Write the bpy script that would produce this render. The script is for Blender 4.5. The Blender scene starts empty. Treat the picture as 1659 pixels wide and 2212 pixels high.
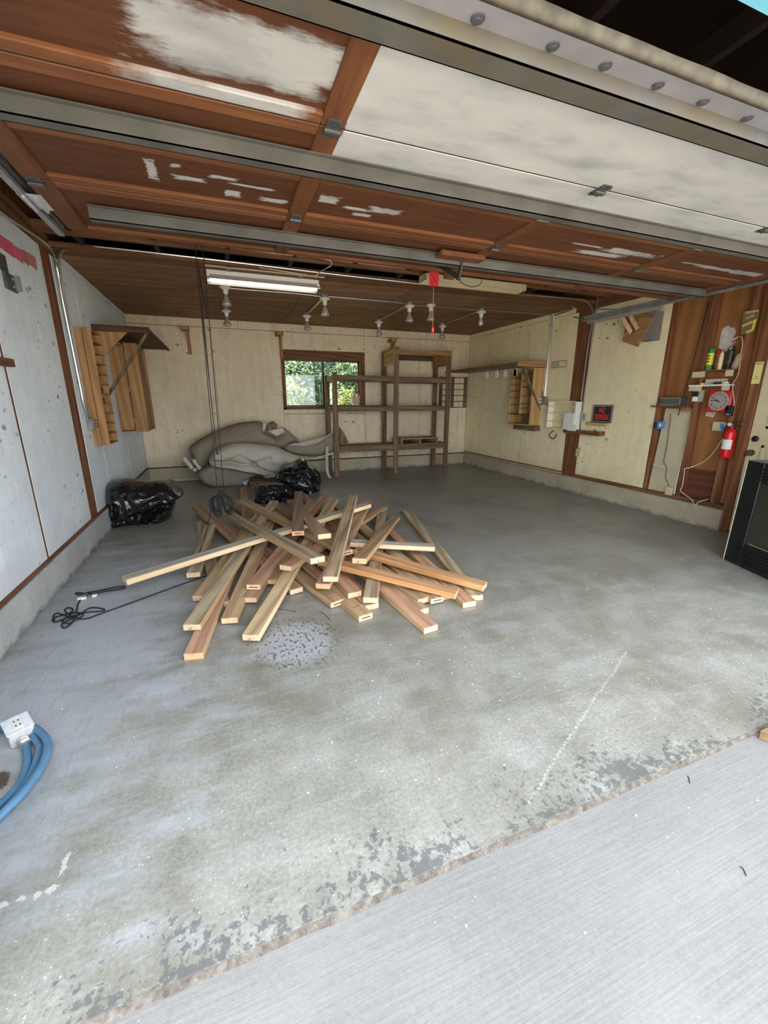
import bpy, bmesh, math, random
import numpy as np
from mathutils import Vector, Matrix, noise

SC = bpy.context.scene
C = SC.collection
random.seed(7)

# ------------------------------------------------------------------ camera
IMG_W, IMG_H, FPX = 1659.0, 2212.0, 891.7
PITCH, YAW = 0.26533, 0.36344
CAM = Vector((1.3145, -0.8280, 1.40))
FWD = Vector((math.sin(YAW)*math.cos(PITCH), math.cos(YAW)*math.cos(PITCH), -math.sin(PITCH)))
RGT = Vector((math.cos(YAW), -math.sin(YAW), 0))
UPV = RGT.cross(FWD)
cd = bpy.data.cameras.new('camera'); cam = bpy.data.objects.new('camera', cd); C.objects.link(cam)
cd.sensor_fit = 'HORIZONTAL'; cd.sensor_width = 36.0; cd.lens = FPX/IMG_W*36.0
cd.clip_start = 0.02; cd.clip_end = 300
M = Matrix((RGT, UPV, -FWD)).transposed().to_4x4(); M.translation = CAM
cam.matrix_world = M
SC.camera = cam

# ------------------------------------------------------------------ world, sun, exposure
wd = bpy.data.worlds.new('sky'); SC.world = wd; wd.use_nodes = True
bg = wd.node_tree.nodes['Background']
bg.inputs[0].default_value = (0.88, 0.94, 1.0, 1); bg.inputs[1].default_value = 1.30
sd = bpy.data.lights.new('sun', 'SUN'); sd.energy = 20.0; sd.angle = math.radians(1.0); sd.color = (1.0, 0.88, 0.70)
sun = bpy.data.objects.new('sun', sd); C.objects.link(sun)
sun.rotation_euler = Vector((0.75, -0.35, -0.62)).to_track_quat('-Z', 'Y').to_euler()   # high, from behind the house on the left
SC.view_settings.view_transform = 'Standard'; SC.view_settings.look = 'None'
SC.view_settings.gamma = 1.0; SC.view_settings.use_curve_mapping = False
SC.view_settings.exposure = 2.25
SC.cycles.max_bounces = 8; SC.cycles.diffuse_bounces = 5; SC.cycles.glossy_bounces = 3; SC.cycles.transmission_bounces = 3
SC.cycles.sample_clamp_indirect = 6.0; SC.cycles.adaptive_threshold = 0.03

# ------------------------------------------------------------------ room numbers and sight lines
W, D, H = 6.364, 7.323, 2.72          # width, depth, height of the plywood ceiling
FT = 0.236                            # top of the concrete footing
DZ = 2.30                             # underside of the open door

def ray(u, v):
    return FWD + RGT*((u-IMG_W/2)/FPX) - UPV*((v-IMG_H/2)/FPX)
def hit(u, v, ax, val):
    d = ray(u, v); t = (val-CAM[ax])/d[ax]
    return CAM + d*t
def FLp(u, v, z=0.0): return hit(u, v, 2, z)
def RWp(u, v, off=0.0): return hit(u, v, 0, W-off)
def LWp(u, v, off=0.0): return hit(u, v, 0, off)
def BWp(u, v, off=0.0): return hit(u, v, 1, D-off)

# ------------------------------------------------------------------ mesh helpers
WL = {}                                # world location of every object used as a parent
class MB:
    def __init__(s): s.v = []; s.f = []; s.mi = []
    def add(s, vs, fs, mi=0):
        o = len(s.v); s.v += [Vector(x) for x in vs]
        s.f += [tuple(i+o for i in f) for f in fs]; s.mi += [mi]*len(fs); return s
    def box(s, x0, x1, y0, y1, z0, z1, mi=0):
        if x0 > x1: x0, x1 = x1, x0
        if y0 > y1: y0, y1 = y1, y0
        if z0 > z1: z0, z1 = z1, z0
        return s.add([(x0,y0,z0),(x1,y0,z0),(x1,y1,z0),(x0,y1,z0),(x0,y0,z1),(x1,y0,z1),(x1,y1,z1),(x0,y1,z1)],
                     [(3,2,1,0),(4,5,6,7),(0,1,5,4),(1,2,6,5),(2,3,7,6),(3,0,4,7)], mi)
    def beam(s, p, q, w, h, up=(0,0,1), mi=0, mi_end=None):
        p = Vector(p); q = Vector(q); d = (q-p).normalized(); u = Vector(up)
        if abs(d.dot(u)) > 0.98: u = Vector((0,1,0)) if abs(d.y) < .9 else Vector((1,0,0))
        r = d.cross(u).normalized(); u = r.cross(d).normalized()
        a, b = r*w/2, u*h/2
        vs = [p-a-b, p+a-b, p+a+b, p-a+b, q-a-b, q+a-b, q+a+b, q-a+b]
        e = mi if mi_end is None else mi_end
        s.add(vs, [(0,1,2,3),(7,6,5,4)], e)
        o = len(s.v)-8
        fs = [(0,4,5,1),(1,5,6,2),(2,6,7,3),(3,7,4,0)]
        s.f += [tuple(i+o for i in f) for f in fs]; s.mi += [mi]*4
        return s
    def tube(s, pts, r, n=8, mi=0, rr=None):
        pts = [Vector(p) for p in pts]; o = len(s.v); k = len(pts)
        t0 = (pts[1]-pts[0]).normalized()
        u = Vector((0,0,1)) if abs(t0.z) < .9 else Vector((1,0,0))
        nrm = t0.cross(u).normalized()
        for i, p in enumerate(pts):
            t = (pts[min(i+1,k-1)]-pts[max(i-1,0)])
            t = t.normalized() if t.length > 1e-9 else t0
            nrm = (nrm - t*nrm.dot(t)); nrm = nrm.normalized() if nrm.length > 1e-6 else t.orthogonal().normalized()
            b = t.cross(nrm); q = rr[i] if rr else r
            for j in range(n):
                a = 2*math.pi*j/n
                s.v.append(p + nrm*(math.cos(a)*q) + b*(math.sin(a)*q))
        for i in range(k-1):
            for j in range(n):
                s.f.append((o+i*n+j, o+i*n+(j+1)%n, o+(i+1)*n+(j+1)%n, o+(i+1)*n+j)); s.mi.append(mi)
        s.f.append(tuple(o+j for j in range(n))[::-1]); s.mi.append(mi)
        s.f.append(tuple(o+(k-1)*n+j for j in range(n))); s.mi.append(mi)
        return s
    def lathe(s, prof, c, ax=(0,0,1), n=16, mi=0):
        c = Vector(c); ax = Vector(ax).normalized()
        return s.tube([c+ax*t for r, t in prof], 1, n, mi, rr=[max(r,1e-4) for r, t in prof])
    def prism(s, poly, off, mi=0):
        poly = [Vector(p) for p in poly]; off = Vector(off); n = len(poly); o = len(s.v)
        s.v += poly + [p+off for p in poly]
        s.f.append(tuple(o+i for i in range(n))); s.f.append(tuple(o+n+i for i in reversed(range(n)))); s.mi += [mi, mi]
        for i in range(n):
            j = (i+1) % n
            s.f.append((o+i, o+n+i, o+n+j, o+j)); s.mi.append(mi)
        return s
    def build(s, name, mats, parent=None, smooth=False, bevel=0.0, loc=None, kind=None):
        if not isinstance(mats, (list, tuple)): mats = [mats]
        if parent is not None: base = WL[parent.name]
        elif loc is not None: base = Vector(loc)
        else:
            a = np.array([tuple(v) for v in s.v]); mn, mx = a.min(0), a.max(0)
            base = Vector(((mn[0]+mx[0])/2, (mn[1]+mx[1])/2, mn[2]))
        me = bpy.data.meshes.new(name)
        me.from_pydata([tuple(v-base) for v in s.v], [], s.f)
        for m in mats: me.materials.append(m)
        if len(mats) > 1: me.polygons.foreach_set('material_index', s.mi)
        bm = bmesh.new(); bm.from_mesh(me); bmesh.ops.recalc_face_normals(bm, faces=bm.faces); bm.to_mesh(me); bm.free()
        if smooth:
            me.polygons.foreach_set('use_smooth', [True]*len(me.polygons))
            if smooth is not True: me.set_sharp_from_angle(angle=smooth)
        o = bpy.data.objects.new(name, me); C.objects.link(o)
        if parent is not None: o.parent = parent; WL[o.name] = base
        else: o.location = base; WL[o.name] = base
        if bevel:
            m = o.modifiers.new('bevel', 'BEVEL'); m.width = bevel; m.segments = 1; m.limit_method = 'ANGLE'
        if kind: o['kind'] = kind
        return o
SHARP = math.radians(40)
def tag(o, label, cat, group=None):
    o['label'] = label; o['category'] = cat
    if group: o['group'] = group
    return o
def thing(name, label, cat, loc, group=None):
    o = bpy.data.objects.new(name, None); C.objects.link(o); o.location = loc; o.empty_display_size = .1
    WL[o.name] = Vector(loc)
    return tag(o, label, cat, group)
def struct(o, label=None):
    o['kind'] = 'structure'
    if label: o['label'] = label
    return o
def copy_tree(o, delta, parent=None, label=None):
    c = o.copy(); C.objects.link(c)
    WL[c.name] = WL[o.name]+Vector(delta)
    if parent is None: c.location = o.location + Vector(delta)
    else: c.parent = parent
    if label: c['label'] = label
    for ch in list(o.children):
        copy_tree(ch, delta, c)
    return c
def spline(pts, n=6):
    P = [Vector(p) for p in pts]; out = []
    for i in range(len(P)-1):
        p0, p1, p2, p3 = P[max(i-1,0)], P[i], P[i+1], P[min(i+2,len(P)-1)]
        for k in range(n):
            t = k/n
            out.append(.5*((2*p1)+(p2-p0)*t+(2*p0-5*p1+4*p2-p3)*t*t+(3*p1-p0-3*p2+p3)*t**3))
    out.append(P[-1]); return out

# ------------------------------------------------------------------ material helpers
class NB:
    def __init__(s, name):
        s.m = bpy.data.materials.new(name); s.m.use_nodes = True; s.t = s.m.node_tree; s.n = s.t.nodes
        s.b = s.n['Principled BSDF']
    def new(s, ty, **kw):
        x = s.n.new(ty)
        for k, v in kw.items(): setattr(x, k, v)
        return x
    def link(s, a, b): s.t.links.new(a, b)
    def pos(s):
        return s.new('ShaderNodeNewGeometry').outputs['Position']
    def obj(s): return s.new('ShaderNodeTexCoord').outputs['Object']
    def rnd(s): return s.new('ShaderNodeObjectInfo').outputs['Random']
    def mapping(s, vec, scale=(1,1,1), loc=None, rot=None):
        x = s.new('ShaderNodeMapping'); s.link(vec, x.inputs[0]); x.inputs['Scale'].default_value = scale
        if rot: x.inputs['Rotation'].default_value = rot
        if loc is not None:
            if isinstance(loc, (tuple, list)): x.inputs['Location'].default_value = loc
            else: s.link(loc, x.inputs['Location'])
        return x.outputs[0]
    def noise(s, vec, scale, detail=4, rough=.55, dist=0.0):
        x = s.new('ShaderNodeTexNoise'); s.link(vec, x.inputs['Vector'])
        x.inputs['Scale'].default_value = scale; x.inputs['Detail'].default_value = detail
        x.inputs['Roughness'].default_value = rough; x.inputs['Distortion'].default_value = dist
        return x.outputs['Fac']
    def voro(s, vec, scale, rand=1.0):
        x = s.new('ShaderNodeTexVoronoi'); s.link(vec, x.inputs['Vector']); x.inputs['Scale'].default_value = scale
        x.inputs['Randomness'].default_value = rand
        return x.outputs['Distance']
    def ramp(s, fac, stops):
        x = s.new('ShaderNodeValToRGB'); s.link(fac, x.inputs[0]); e = x.color_ramp.elements
        while len(e) < len(stops): e.new(.5)
        for i, (p, c) in enumerate(stops):
            e[i].position = p
            if not isinstance(c, (tuple, list)): c = (c, c, c)
            e[i].color = (*c, 1)
        return x.outputs[0]
    def mix(s, fac, a, b, mode='MIX'):
        x = s.new('ShaderNodeMix', data_type='RGBA', blend_type=mode)
        for k, val in ((0, fac), (6, a), (7, b)):
            if isinstance(val, (int, float)): x.inputs[k].default_value = val
            elif isinstance(val, tuple): x.inputs[k].default_value = (*val[:3], 1)
            else: s.link(val, x.inputs[k])
        return x.outputs[2]
    def math(s, op, a, b=0.0, clamp=False):
        x = s.new('ShaderNodeMath', operation=op, use_clamp=clamp)
        for k, val in ((0, a), (1, b)):
            if isinstance(val, (int, float)): x.inputs[k].default_value = val
            else: s.link(val, x.inputs[k])
        return x.outputs[0]
    def vmath(s, op, a, b):
        x = s.new('ShaderNodeVectorMath', operation=op)
        for k, val in ((0, a), (1, b)):
            if isinstance(val, tuple): x.inputs[k].default_value = val
            else: s.link(val, x.inputs[k])
        return x
    def ellipse(s, vec, c, r):
        """1 at the middle, 0 at the rim and negative outside"""
        d = s.vmath('SUBTRACT', vec, c).outputs[0]
        d = s.vmath('MULTIPLY', d, tuple(1.0/max(k,1e-6) if k else 0.0 for k in r)).outputs[0]
        l = s.vmath('LENGTH', d, (0,0,0)).outputs['Value']
        return s.math('SUBTRACT', 1.0, l)
    def rect(s, vec, c, r):
        d = s.vmath('SUBTRACT', vec, c).outputs[0]
        d = s.vmath('MULTIPLY', d, tuple(1.0/max(k,1e-6) if k else 0.0 for k in r)).outputs[0]
        o = s.sep(s.vmath('ABSOLUTE', d, (0,0,0)).outputs[0])
        return s.math('SUBTRACT', 1.0, s.math('MAXIMUM', o[0], o[1]))
    def sep(s, vec):
        x = s.new('ShaderNodeSeparateXYZ'); s.link(vec, x.inputs[0]); return x.outputs
    def bump(s, h, strength=.3, dist=.01):
        x = s.new('ShaderNodeBump'); x.inputs['Strength'].default_value = strength; x.inputs['Distance'].default_value = dist
        s.link(h, x.inputs['Height']); s.link(x.outputs[0], s.b.inputs['Normal'])
    def out(s, col, rough=.7, metal=0.0, spec=.4):
        if isinstance(col, tuple): s.b.inputs['Base Color'].default_value = (*col, 1)
        else: s.link(col, s.b.inputs['Base Color'])
        if isinstance(rough, (int, float)): s.b.inputs['Roughness'].default_value = rough
        else: s.link(rough, s.b.inputs['Roughness'])
        s.b.inputs['Metallic'].default_value = metal
        s.b.inputs['Specular IOR Level'].default_value = spec
        return s.m
def dk(c, k): return tuple(min(1, x*k) for x in c)

def plain(name, c, rough=.6, metal=0.0, var=.12, scale=30, spec=.4):
    b = NB(name); f = b.noise(b.obj(), scale, 3)
    return b.out(b.ramp(f, [(.3, dk(c, 1-var)), (.7, dk(c, 1+var))]), rough, metal, spec)
def wood(name, c, c2=None, axis='X', grain=1.0, contrast=1.0, rough=.7, knots=False, blotch=.18, perobj=.12, lines=0.0):
    c2 = c2 or dk(c, .62)
    b = NB(name); k = {'X': (1.1, 16, 16), 'Y': (16, 1.1, 16), 'Z': (16, 16, 1.1)}[axis]
    r = b.rnd()
    off = b.new('ShaderNodeCombineXYZ')
    for i, q in enumerate((7.3, 11.1, 5.7)): b.link(b.math('MULTIPLY', r, q), off.inputs[i])
    ob = b.obj()
    v = b.mapping(ob, tuple(x*grain for x in k), off.outputs[0])
    g = b.noise(v, 2.2, 4, .62, .9)
    v2 = b.mapping(ob, tuple(x*grain*.35 for x in k), off.outputs[0])
    wv = b.new('ShaderNodeTexWave'); b.link(v2, wv.inputs[0]); wv.bands_direction = 'DIAGONAL'
    wv.inputs['Scale'].default_value = 1.6; wv.inputs['Distortion'].default_value = 6; wv.inputs['Detail'].default_value = 2; wv.inputs['Detail Scale'].default_value = .8
    m = b.math('ADD', b.math('MULTIPLY', g, .62), b.math('MULTIPLY', wv.outputs['Fac'], .38))
    if lines:
        fl_ = b.noise(b.mapping(ob, tuple(x*grain*(.5 if x < 2 else 2.6) for x in k), off.outputs[0]), 2.0, 3, .7, .6)
        m = b.math('ADD', b.math('MULTIPLY', m, 1-lines), b.math('MULTIPLY', fl_, lines))
    lo = .5-.22/contrast; hi = .5+.2/contrast
    col = b.ramp(m, [(max(0,lo), c2), (min(1,hi), c)])
    bl = b.noise(b.mapping(ob, (1.5,1.5,1.5), off.outputs[0]), 2.0, 3)
    col = b.mix(b.ramp(bl, [(.35, blotch*2), (.65, 0.0)]), col, dk(c2, .8))
    if knots:
        vk = b.voro(b.mapping(ob, tuple(x*.16 for x in k), off.outputs[0]), 2.0)
        col = b.mix(b.ramp(vk, [(.05, .85), (.13, 0.0)]), col, dk(c2, .45))
    hsv = b.new('ShaderNodeHueSaturation'); b.link(col, hsv.inputs['Color'])
    b.link(b.math('ADD', 1-perobj, b.math('MULTIPLY', r, perobj*2)), hsv.inputs['Value'])
    b.bump(g, .25, .002)
    return b.out(hsv.outputs[0], rough, 0, .3)
# ------------------------------------------------------------------ materials
def paint_wall(name, c, grime, speck=.75, streak=.25):
    b = NB(name); p = b.pos()
    col = b.ramp(b.noise(p, .9, 4, .6), [(.3, dk(c, .80)), (.7, dk(c, 1.10))])
    col = b.mix(.35, col, b.ramp(b.noise(p, 7, 4, .7), [(.3, dk(c, .78)), (.7, dk(c, 1.12))]))
    st = b.noise(b.mapping(p, (9, 9, .7)), 1.6, 3, .65)
    col = b.mix(b.math('MULTIPLY', b.ramp(st, [(.45, 0.0), (.75, 1.0)]), streak), col, grime)
    wob = b.noise(p, 30, 2); cl = b.noise(p, 1.8, 3)
    # knot bleed, nail spots and scuffs: dark ovals of several sizes, clustered
    for k, (sx, sz, lo, hi, kf, kk) in enumerate(((3.2, 4.5, .075, .11, 1.3, 1.0), (7, 11, .10, .15, 1.9, .85), (13, 22, .11, .16, 2.6, .75), (26, 40, .12, .18, 3.3, .55))):
        v = b.voro(b.mapping(p, (sx, sx, sz), loc=(k*3.7, k*1.3, k*2.1)), 1.0)
        keep = b.ramp(cl, [(.44+.02*k, 0.0), (.56+.02*k, 1.0)])
        sp = b.math('MULTIPLY', b.ramp(b.math('ADD', v, b.math('MULTIPLY', b.math('SUBTRACT', wob, .5), .14)), [(lo, 1.0), (hi, 0.0)]), keep)
        col = b.mix(b.math('MULTIPLY', sp, speck*kk), col, dk(grime, .38))
    z = b.sep(p)[2]
    low = b.math('ADD', z, b.math('MULTIPLY', cl, .5))
    col = b.mix(b.ramp(b.math('SUBTRACT', low, .25), [(.12, .5), (.5, 0.0)]), col, grime)
    b.bump(wob, .1, .004)
    return b.out(col, .65, 0, .3)
M_WL = paint_wall('paint_left', (.80, .87, .95), (.42, .39, .37), .7, .18)
M_WB = paint_wall('paint_back', (.85, .735, .53), (.38, .29, .19), .8)
M_WR = paint_wall('paint_right', (.97, .83, .54), (.52, .38, .19), .85, .2)
M_FIR = wood('dark_fir', (.27, .115, .050), (.15, .055, .025), 'Z', .8)
M_FIRX = wood('dark_fir_lengthwise', (.26, .12, .055), (.14, .060, .028), 'X', .8)
M_FIRY = wood('dark_fir_deep', (.24, .11, .05), (.12, .05, .025), 'Y', .8)
M_PLYBROWN = wood('brown_sheathing', (.36, .165, .055), (.25, .105, .036), 'Z', .32, .75)
M_DOORB = None
M_GALV = (lambda b: b.out(b.ramp(b.noise(b.obj(), 9, 6), [(.35, (.22, .225, .22)), (.65, (.33, .335, .33))]), .5, .35, .5))(NB('galvanised'))
M_STRUT = (lambda b: b.out(b.ramp(b.noise(b.pos(), 5, 6), [(.3, (.070, .068, .058)), (.7, (.125, .122, .108))]), .6, .1, .4))(NB('strut_steel'))
M_CONDUIT = plain('conduit_steel', (.60, .59, .56), .28, .95, .1)
M_BLACK = plain('black_matt', (.018, .018, .02), .5)
M_DARKSTEEL = plain('dark_steel', (.10, .10, .10), .45, .5)
M_WHITE = plain('white_paint', (.82, .82, .78), .5, 0, .05)
M_CREAM = plain('cream_paint', (.58, .50, .31), .5, 0, .06, 8)
M_RED = plain('red', (.55, .02, .025), .35, 0, .06)
M_COPPER = plain('old_romex', (.75, .62, .48), .6)

def concrete_floor():
    b = NB('garage_concrete'); p = b.pos(); x, y, z = b.sep(p)
    big = b.noise(p, .9, 4, .6); mid = b.noise(p, 4.5, 5, .65); fine = b.noise(p, 75, 4, .75)
    col = b.ramp(big, [(.32, (0.176, 0.168, 0.129)), (.5, (0.258, 0.249, 0.199)), (.68, (0.323, 0.314, 0.270))])
    col = b.mix(.55, col, b.ramp(mid, [(.36, (0.129, 0.125, 0.100)), (.64, (0.344, 0.335, 0.286))]))
    sm = b.noise(b.mapping(p, (1, 4, 1), rot=(0, 0, .5)), 2.2, 3, .6, .6)
    col = b.mix(b.ramp(sm, [(.52, 0.0), (.68, .55)]), col, (0.361, 0.370, 0.378))
    col = b.mix(.42, col, b.ramp(fine, [(.3, (0.103, 0.103, 0.091)), (.7, (0.430, 0.430, 0.407))]))
    # brownish traffic stains
    col = b.mix(b.ramp(b.noise(p, 1.6, 3, .6, .4), [(.50, 0.0), (.66, .55)]), col, (0.146, 0.133, 0.095))
    # pale bluish patch along the left side
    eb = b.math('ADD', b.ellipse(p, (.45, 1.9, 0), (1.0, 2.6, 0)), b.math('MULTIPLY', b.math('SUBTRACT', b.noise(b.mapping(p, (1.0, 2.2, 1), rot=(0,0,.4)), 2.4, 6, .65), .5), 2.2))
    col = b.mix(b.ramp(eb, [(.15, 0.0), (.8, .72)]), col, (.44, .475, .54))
    sc_ = b.noise(b.mapping(p, (26, 5, 1), rot=(0,0,-.55)), 1.6, 4, .75)
    col = b.mix(b.ramp(sc_, [(.52, 0.0), (.75, .5)]), col, (.17, .165, .15))
    col = b.mix(b.ramp(b.noise(b.mapping(p, (6, 30, 1), rot=(0,0,.5)), 1.4, 4, .75), [(.56, 0.0), (.78, .5)]), col, (.46, .46, .45))
    # tar-like flakes along the threshold
    edge = b.math('SUBTRACT', 1.0, b.math('MULTIPLY', y, 3.4), True)
    fl = b.math('ADD', b.noise(b.mapping(p, (1, 1, 1)), 34, 4, .66, .3), b.math('MULTIPLY', edge, .30))
    fl = b.math('ADD', fl, b.math('MULTIPLY', b.ramp(b.noise(p, 3.2, 3), [(.35, 0.0), (.65, 1.0)]), .22))
    flm = b.math('MULTIPLY', b.ramp(fl, [(.87, 0.0), (.93, 1.0)]), b.ramp(edge, [(.02, 0.0), (.1, 1.0)]))
    col = b.mix(b.math('MULTIPLY', flm, .72), col, (.085, .09, .095))
    # pale soaked ring with dark drips beside the timber
    e = b.ellipse(p, (1.60, 1.40, 0), (.24, .27, 0))
    wet = b.ramp(b.math('ADD', e, b.math('MULTIPLY', b.noise(p, 8, 4), .7)), [(.35, 0.0), (.75, 1.0)])
    col = b.mix(b.math('MULTIPLY', wet, .7), col, (.42, .435, .47))
    dv = b.noise(b.mapping(p, (34, 20, 1), rot=(0,0,.6)), 1.5, 3, .55, .3)
    ring = b.ramp(b.math('ADD', e, b.math('MULTIPLY', b.noise(p, 5, 2), .8)), [(.2, 0.0), (.5, 1.0)])
    col = b.mix(b.math('MULTIPLY', b.math('MULTIPLY', b.ramp(dv, [(.55, 0.0), (.60, 1.0)]), ring), .8), col, (.07, .075, .085))
    # crumbs of white paint, lots of small ones and a chalk-like scratch
    for sc, th, kk in ((9, .05, .9), (22, .07, .8), (48, .10, .7), (85, .13, .55)):
        v = b.voro(b.mapping(p, (1, 1, 0)), sc)
        keep = b.ramp(mid, [(.44, 0.0), (.58, 1.0)])
        col = b.mix(b.math('MULTIPLY', b.math('MULTIPLY', b.ramp(v, [(th*.7, 1.0), (th, 0.0)]), keep), kk), col, (.72, .73, .72))
    a = FLp(1135, 1745); c = FLp(1352, 1408)
    dx, dy = c.x-a.x, c.y-a.y; L = math.hypot(dx, dy)
    off = b.math('ADD', b.math('MULTIPLY', b.math('SUBTRACT', x, a.x), dy/L), b.math('MULTIPLY', b.math('SUBTRACT', y, a.y), -dx/L))
    al = b.math('ADD', b.math('MULTIPLY', b.math('SUBTRACT', x, a.x), dx/L), b.math('MULTIPLY', b.math('SUBTRACT', y, a.y), dy/L))
    off = b.math('ADD', off, b.math('MULTIPLY', b.math('SUBTRACT', b.noise(p, 5, 4), .5), .05))
    m = b.math('MULTIPLY', b.ramp(b.math('ABSOLUTE', off), [(.001, 1.0), (.009, 0.0)]), b.ramp(fine, [(.40, 0.0), (.62, 1.0)]))
    m = b.math('MULTIPLY', m, b.math('MULTIPLY', b.math('GREATER_THAN', al, 0.0), b.math('LESS_THAN', al, L)))
    col = b.mix(b.math('MULTIPLY', m, .5), col, (.62, .64, .64))
    # rust-brown patch by the blue cable, white paint drips nearer the door
    s = FLp(4, 1690)
    e = b.math('ADD', b.ellipse(p, (s.x-.02, s.y, 0), (.05, .07, 0)), b.math('MULTIPLY', b.math('SUBTRACT', fine, .5), 1.2))
    col = b.mix(b.ramp(e, [(.1, 0.0), (.25, .95)]), col, (.05, .025, .012))
    for (u, v_, r1, r2) in ((140, 1865, .012, .05), (112, 1920, .022, .016), (82, 1933, .014, .012), (46, 1941, .014, .012), (6, 1955, .02, .012)):
        s = FLp(u, v_)
        e = b.math('ADD', b.ellipse(p, (s.x, s.y, 0), (r1, r2, 0)), b.math('MULTIPLY', b.math('SUBTRACT', fine, .5), 2.6))
        col = b.mix(b.ramp(e, [(.25, 0.0), (.45, .75)]), col, (.60, .59, .56))
    b.bump(b.math('ADD', b.math('MULTIPLY', fine, .6), mid), .25, .004)
    return b.out(col, b.ramp(mid, [(.3, .34), (.7, .5)]), 0, .8)
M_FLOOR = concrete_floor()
def driveway_mat():
    b = NB('broomed_concrete'); p = b.pos()
    col = b.ramp(b.noise(p, 1.2, 5), [(.3, (0.205, 0.202, 0.196)), (.7, (0.248, 0.243, 0.238))])
    g = b.noise(b.mapping(p, (4, 150, 1)), 1.0, 4, .6)
    f = b.noise(p, 90, 5, .7)
    col = b.mix(.35, col, b.ramp(f, [(.3, (0.132, 0.127, 0.120)), (.7, (0.310, 0.299, 0.291))]))
    col = b.mix(.22, col, b.ramp(g, [(.35, (0.124, 0.120, 0.114)), (.65, (0.295, 0.285, 0.271))]))
    col = b.mix(b.ramp(b.noise(p, 2.5, 4), [(.5, 0.0), (.75, .35)]), col, (0.287, 0.285, 0.284))
    v = b.voro(b.mapping(p, (1, 1, 0)), 21)
    col = b.mix(b.math('MULTIPLY', b.ramp(v, [(.03, 1.0), (.045, 0.0)]), .6), col, (0.527, 0.509, 0.469))
    b.bump(b.math('ADD', b.math('MULTIPLY', g, .5), b.math('MULTIPLY', f, .5)), .45, .004)
    return b.out(col, .85, 0, .2)
M_DRIVE = driveway_mat()
def footing_mat(name, c):
    b = NB(name); p = b.pos()
    col = b.ramp(b.noise(p, 2.2, 6, .65), [(.3, dk(c, .72)), (.7, dk(c, 1.15))])
    col = b.mix(.3, col, b.ramp(b.noise(p, 40, 5, .7), [(.3, dk(c, .5)), (.7, dk(c, 1.4))]))
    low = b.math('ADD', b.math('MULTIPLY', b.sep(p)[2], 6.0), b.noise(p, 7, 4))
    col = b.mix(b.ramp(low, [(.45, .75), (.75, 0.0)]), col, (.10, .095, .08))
    b.bump(b.noise(p, 22, 6, .7), .4, .01)
    return b.out(col, .85, 0, .2)
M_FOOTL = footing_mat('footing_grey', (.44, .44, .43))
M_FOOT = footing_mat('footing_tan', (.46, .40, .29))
M_JOINT = (lambda b: b.out(b.ramp(b.noise(b.pos(), 35, 5, .7), [(.3, (.065, .055, .047)), (.5, (.135, .117, .10)), (.7, (.22, .20, .175))]), .95, 0, .1))(NB('sandy_joint'))
M_CEIL = wood('ceiling_plywood', (.36, .20, .11), (.24, .125, .066), 'X', .28, .8, .8, perobj=.25, blotch=.35)
M_ATTIC = plain('attic_timber', (.030, .018, .013), .9)
M_BLUE = plain('sky_blue_trim', (.16, .46, .62), .6, 0, .03)
M_SIDING = plain('grey_siding', (.42, .46, .5), .8)

# ------------------------------------------------------------------ floor, driveway, joint
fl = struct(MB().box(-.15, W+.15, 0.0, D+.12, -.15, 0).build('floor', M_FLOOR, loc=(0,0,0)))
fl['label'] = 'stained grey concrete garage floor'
dr = MB().box(-20, 26, -40, -.010, -.14, -.018).build('driveway', M_DRIVE, loc=(0,0,0)); struct(dr)
jn = MB(); n = 260                                           # crumbly sand-filled joint between slab and driveway
for i in range(n+1):
    x = -.15 + (W+.3)*i/n
    a = noise.noise(Vector((x*9, 1.7, 0)))*.006; c = noise.noise(Vector((x*13, 5.2, 0)))*.006
    jn.v += [Vector((x, .006+c*.3, -.003)), Vector((x, -.001+a*.5, -.004+a*.3)), Vector((x, -.008+c*.5, -.014)), Vector((x, -.0155+a*.6, -.0175)), Vector((x, -.0155, -.1)), Vector((x, .006, -.1))]
for i in range(n):
    for j in range(6):
        jn.f.append((6*i+j, 6*i+(j+1)%6, 6*i+6+(j+1)%6, 6*i+6+j)); jn.mi.append(0)
struct(jn.build('trim_1', M_JOINT, loc=(0,0,0), smooth=True), 'sandy crumbling joint along the garage threshold')
struct(MB().box(-30, 36, D+.17, 60, -.25, -.12).build('ground', plain('back_yard_soil', (.16, .20, .08), .95, 0, .4, 3), loc=(0,0,0)))

# ------------------------------------------------------------------ left wall
wl = struct(MB().box(-.16, -.022, -.02, D+.16, -.15, 3.5).build('wall_left', M_FIR, loc=(0,0,0)), 'left wall of whitewashed plywood panels')
def lpanel(y0, y1, z0=.262, z1=2.66): MB().box(-.009, 0, y0+.002, y1-.002, z0, z1).build('panel', M_WL, wl, bevel=.002)
for y0, y1 in ((.12, 1.52), (1.528, 2.742), (2.772, 3.885), (4.135, 4.742), (4.748, 6.02), (6.026, D)): lpanel(y0, y1)
for y0, y1 in ((3.895, 3.995), (4.02, 4.125)):
    MB().box(-.02, -.002, y0, y1, .25, 2.68).build('stud', M_FIR, wl, bevel=.003)
MB().box(-.022, -.002, 2.742, 2.772, .25, 2.66).build('stud', M_FIR, wl)
MB().box(-.02, .012, .12, D, .236, .262).build('sill_plate', M_FIRY, wl)
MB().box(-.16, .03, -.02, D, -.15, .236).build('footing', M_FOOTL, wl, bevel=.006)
MB().box(-.02, .02, .12, 4.3, 2.665, 2.80).build('top_plate', M_FIRY, wl, bevel=.004)
MB().box(-.02, .006, 4.13, D, 2.665, 2.718).build('top_strip', M_WL, wl)

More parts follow.
